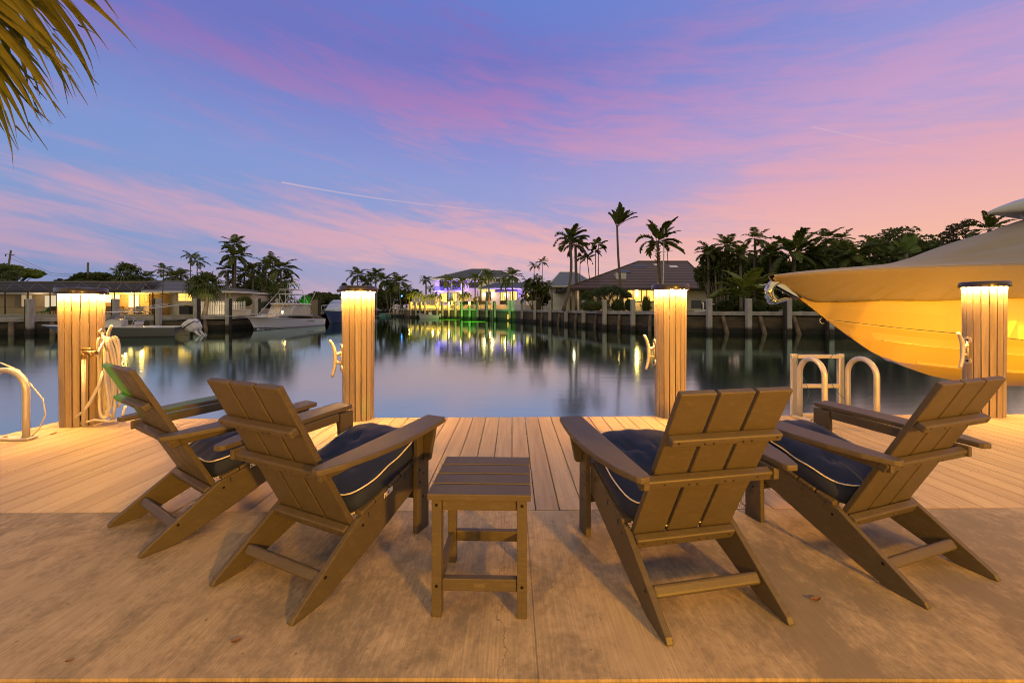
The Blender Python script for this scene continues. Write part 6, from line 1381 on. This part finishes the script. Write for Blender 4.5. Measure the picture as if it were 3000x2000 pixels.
mb=MB(); mb.loft(rows,0,False,False,True); cv=mb.build('canvas_cover',M_canvas,t,fixn=False)
md=cv.modifiers.new('thick','SOLIDIFY'); md.thickness=.006
mb=MB(); pts=[(rows[i][12][0],rows[i][12][1]-.003,rows[i][12][2]+.004) for i in range(0,NX+1,2)]; mb.tube(pts,.007,5,0,False); mb.build('cover_seam',pm('seam_tape',(.42,.38,.33),.7),t)
# hardtop over the cockpit, standing on pipes through the cover
M_top=pm('hardtop_gelcoat',(.42,.44,.42),.3,coat=.3)
mb=MB(); prof=[(9.06,3.035),(9.10,3.075),(9.30,3.16),(9.6,3.27),(9.95,3.37),(10.5,3.46),(12.6,3.5),(13.2,3.44)]
top=[]
for x,z in prof:
    w_=.95*min(1,((x-9.0)/2.6)**.9); top.append([(x-o.x,w_*math.cos(a),(3.02+(z-3.02)*max(0,math.sin(a))**.6 if a<=PI else 3.02)-o.z) for a in [PI*k/12 for k in range(13)]]+[(x-o.x,-w_*.8,3.01-o.z),(x-o.x,0,2.995-o.z),(x-o.x,w_*.8,3.01-o.z)])
mb.loft(top); mb.build('hardtop',M_top,t)
for x in (10.7,12.6):
    for s in (-1,1): mb=MB(); mb.tube([(x-o.x,s*.85,1.9-o.z),(x-o.x,s*.8,3.02-o.z)],.03,8); mb.build('top_leg',M_alu,t)
# bow eye and anchor
M_chr=pm('chrome',(.78,.66,.42),.10,1.0)  # gold of reflected lamplight is put into the metal colour
mb=MB(); c=Vector((5.93,YC,1.0))-o; pts=[]
for k in range(13): a=PI*.1+PI*1.1*k/12; pts.append(c+Vector((-.035-.05*math.sin(a),0,-.02+.055*math.cos(a))))
mb.tube(pts,.010,8); mb.build('bow_eye',M_chr,t)
mb=MB(); q=Vector((5.10,YC,1.70))-o
for s in (-1,1): mb.prism([q+Vector((-.16,s*.05,.03)),q+Vector((.30,s*.05,-.16)),q+Vector((.36,s*.05,-.30)),q+Vector((.22,s*.05,-.24)),q+Vector((-.14,s*.05,-.04))],[q+Vector((-.16,s*.058,.03)),q+Vector((.30,s*.058,-.16)),q+Vector((.36,s*.058,-.30)),q+Vector((.22,s*.058,-.24)),q+Vector((-.14,s*.058,-.04))])
mb.build('bow_roller',M_chr,t)
an=empty('plough_anchor',(4.95,YC,1.50),0,'polished chrome plough anchor hanging below the motorboat bow','anchor')
mb=MB()  # curved shank, flat bar
rings=[]
for k in range(15):
    a=R(60)+R(175)*k/14; r_=.185; c=Vector((.13+r_*math.cos(a)*.95,0,.03+r_*math.sin(a))); w_=.045 if k<11 else .06; n_=Vector((math.cos(a),0,math.sin(a)))
    rings.append([c-n_*w_+Vector((0,-.014,0)),c+n_*w_*.6+Vector((0,-.014,0)),c+n_*w_*.6+Vector((0,.014,0)),c-n_*w_+Vector((0,.014,0))])
mb.loft(rings,sm=True); mb.build('shank',M_chr,an,bevel=.006)
mb=MB() # fluke: a folded spoon
rings=[]
for k in range(11):
    f=k/10; x=-.06+.42*f; w_=.11*math.sin(PI*(.25+.72*f))**.7+.004; z=-.165+.09*f*f
    rings.append([(x,-w_,z+.05*math.sin(PI*f)-.0),(x,-w_*.5,z-.02),(x,0,z-.05+.02*f),(x,w_*.5,z-.02),(x,w_,z+.05*math.sin(PI*f))])
mb.loft(rings,closed=False,caps=False); fo=mb.build('fluke',M_chr,an,fixn=False); md=fo.modifiers.new('thick','SOLIDIFY'); md.thickness=.012
mb=MB(); rings=[]
for k in range(13):
    a=R(95)+R(150)*k/12; r0_,r1_=.16,.245
    rings.append([(.12+r0_*math.cos(a),-.095,.02+r0_*math.sin(a)),(.12+r1_*math.cos(a),-.06,.02+r1_*math.sin(a)),(.12+r1_*math.cos(a)*1.03,.06,.02+r1_*math.sin(a)*1.03),(.12+r0_*math.cos(a),.095,.02+r0_*math.sin(a))])
mb.loft(rings,closed=False,caps=False); so=mb.build('curved_plate',M_chr,an,fixn=False); md=so.modifiers.new('thick','SOLIDIFY'); md.thickness=.010
mb=MB(); mb.tube([(-.20,-.09,.17),(-.16,-.06,.155),(-.10,0,.17),(-.16,.06,.155),(-.20,.09,.17)],.012,8); mb.build('roll_bar',M_chr,an)
# lift cradle and piles out of frame carry the hull
t=empty('boat_lift',(13.6,YC,WZ),0,'steel cradle and piles carrying the raised motorboat','boat lift')
for x in (0,3.2):
    mb=MB(); mb.bb(x-.1,x+.1,-2.3,2.3,.13,.33); mb.build('cradle_beam',M_tube,t)
    for s in (-1,1): mb=MB(); mb.tube([(x,s*2.4,-2.3),(x,s*2.4,2.4 if s>0 else .6)],.13,10); mb.build('lift_pile',M_tpile,t); mb=MB(); mb.tube([(x,s*.75,.33),(x,s*.95,.92)],.06,6); mb.build('bunk_post',M_tube,t)

# ================================================================ near fan palm over the left corner
b_=Vector((-5.5,1.35,0)); t=empty('near_fan_palm',b_,0,'large fan palm whose drooping lit fronds hang into the upper left corner','palm tree')
h=Vector((.93,.35,3.47)); trunk_mesh((0,0,-.1),h,.17,.14,(.05,0,0)).build('trunk',M_trunk,t)
L_near=mat_leaf('near_fan_leaf',(.22,.21,.04),(.14,.17,.04),.5)
rd=random.Random(9)
def near_leaf(az_,el_,Lp,Rf,ns=26,droop=1.0,twist=0.0):
    mb=MB(); d=Vector((math.cos(az_)*math.cos(el_),math.sin(az_)*math.cos(el_),math.sin(el_))); p0=h; p1=h+d*Lp*.55+Vector((0,0,.05)); p2=h+d*Lp+Vector((0,0,-.10*Lp)); mb.tube([p0,p1,p2],[.022,.016,.012],6)
    sx_,up=basis(d)
    if twist: sx_=(sx_*math.cos(twist)+up*math.sin(twist)).normalized(); up=sx_.cross(d).normalized()
    for j in range(ns):
        tt=-1+2*j/(ns-1); a=tt*2.0+rd.uniform(-.03,.03); dr=(d*math.cos(a)+sx_*math.sin(a)+up*(.10*(-1)**j*.4)).normalized(); ln=Rf*(1-.22*abs(tt))*(.88+.22*rd.random()); pr=(sx_*math.cos(a)-d*math.sin(a)); k=9; rows_=[]; dd=droop*(.6+.7*rd.random()); sw=rd.uniform(-.10,.10)
        for i in range(k+1):
            f=i/k; c=p2+dr*ln*(f-.18*dd*f**3)+Vector((0,0,-1))*ln*dd*.55*max(0,f-.25)**1.6+pr*sw*ln*f*f
            wv=Rf*.031*(math.sin(PI*min(1,(.10+f*.9)*.62+.12))**.8)*(1-f**5*.96)*(.95 if f<.6 else 1-.9*(f-.6)/.4*.8)
            rows_.append([tuple(c-pr*wv),tuple(c+up*wv*.35),tuple(c+pr*wv)])
        mb.loft(rows_,closed=False,caps=False)
        if rd.random()<.5: # split tips
            c=Vector(rows_[-2][1]); mb.tube([c,c+dr*.06*Rf*rd.uniform(.6,2)+Vector((0,0,-.16*Rf*rd.random()))],[.006,.001],4)
    mb.build('frond',L_near,t,fixn=False)
NLV=[(.30,-.16,1.40,1.0,1.25,1.1),(.42,.05,1.50,.95,1.3,.9),(.22,-.38,1.22,.95,1.4,1.3),(.05,.20,1.25,1.0,1.2,.7),(.5,-.30,1.3,.85,1.5,1.2),(.6,.1,1.1,1.1,1.1,0),(-.9,.3,1.0,1.1,1.0,0),(1.2,.5,1.0,1.1,1,0),(2.2,.4,1.0,1.1,1,0),(3.2,.5,1.0,1.1,1,0),(4.2,.3,1.0,1.1,1,0),(5.0,.7,.9,1.1,1,0),(0.8,1.1,.9,1.1,.8,0)]
for az_,el_,Lp,Rf,dr,tw in NLV: near_leaf(az_,el_,Lp,Rf*.93,40,dr,tw)
slamp((-4.4,.9,.15),(-3.4,2.0,3.0),95,(1,.50,.06),110,'palm_foot_light')
# faint green projector spill on the furthest left chair
g=lamp('green_projector','SPOT',(-3.6,-1.5,2.0),1900,(.05,1,.01),spot_size=R(5.2),spot_blend=.8,shadow_soft_size=.02); aim(g,(-2.17,2.13,.82))

p,dd=hit(RW,1441); t=empty('seawall_ladder',(p.x,p.y-.45,WZ),math.atan2(dd.y,dd.x),'thin pale ladder on the green lit seawall below the villa','ladder')
for s in (-1,1): mb=MB(); mb.tube([(s*.28,0,-.6),(s*.28,0,2.9),(s*.28,.35,3.15)],.04,6); mb.build('rail',M_tube,t)
for k in range(7): mb=MB(); mb.tube([(-.28,0,.1+k*.38),(.28,0,.1+k*.38)],.03,5); mb.build('rung',M_tube,t)
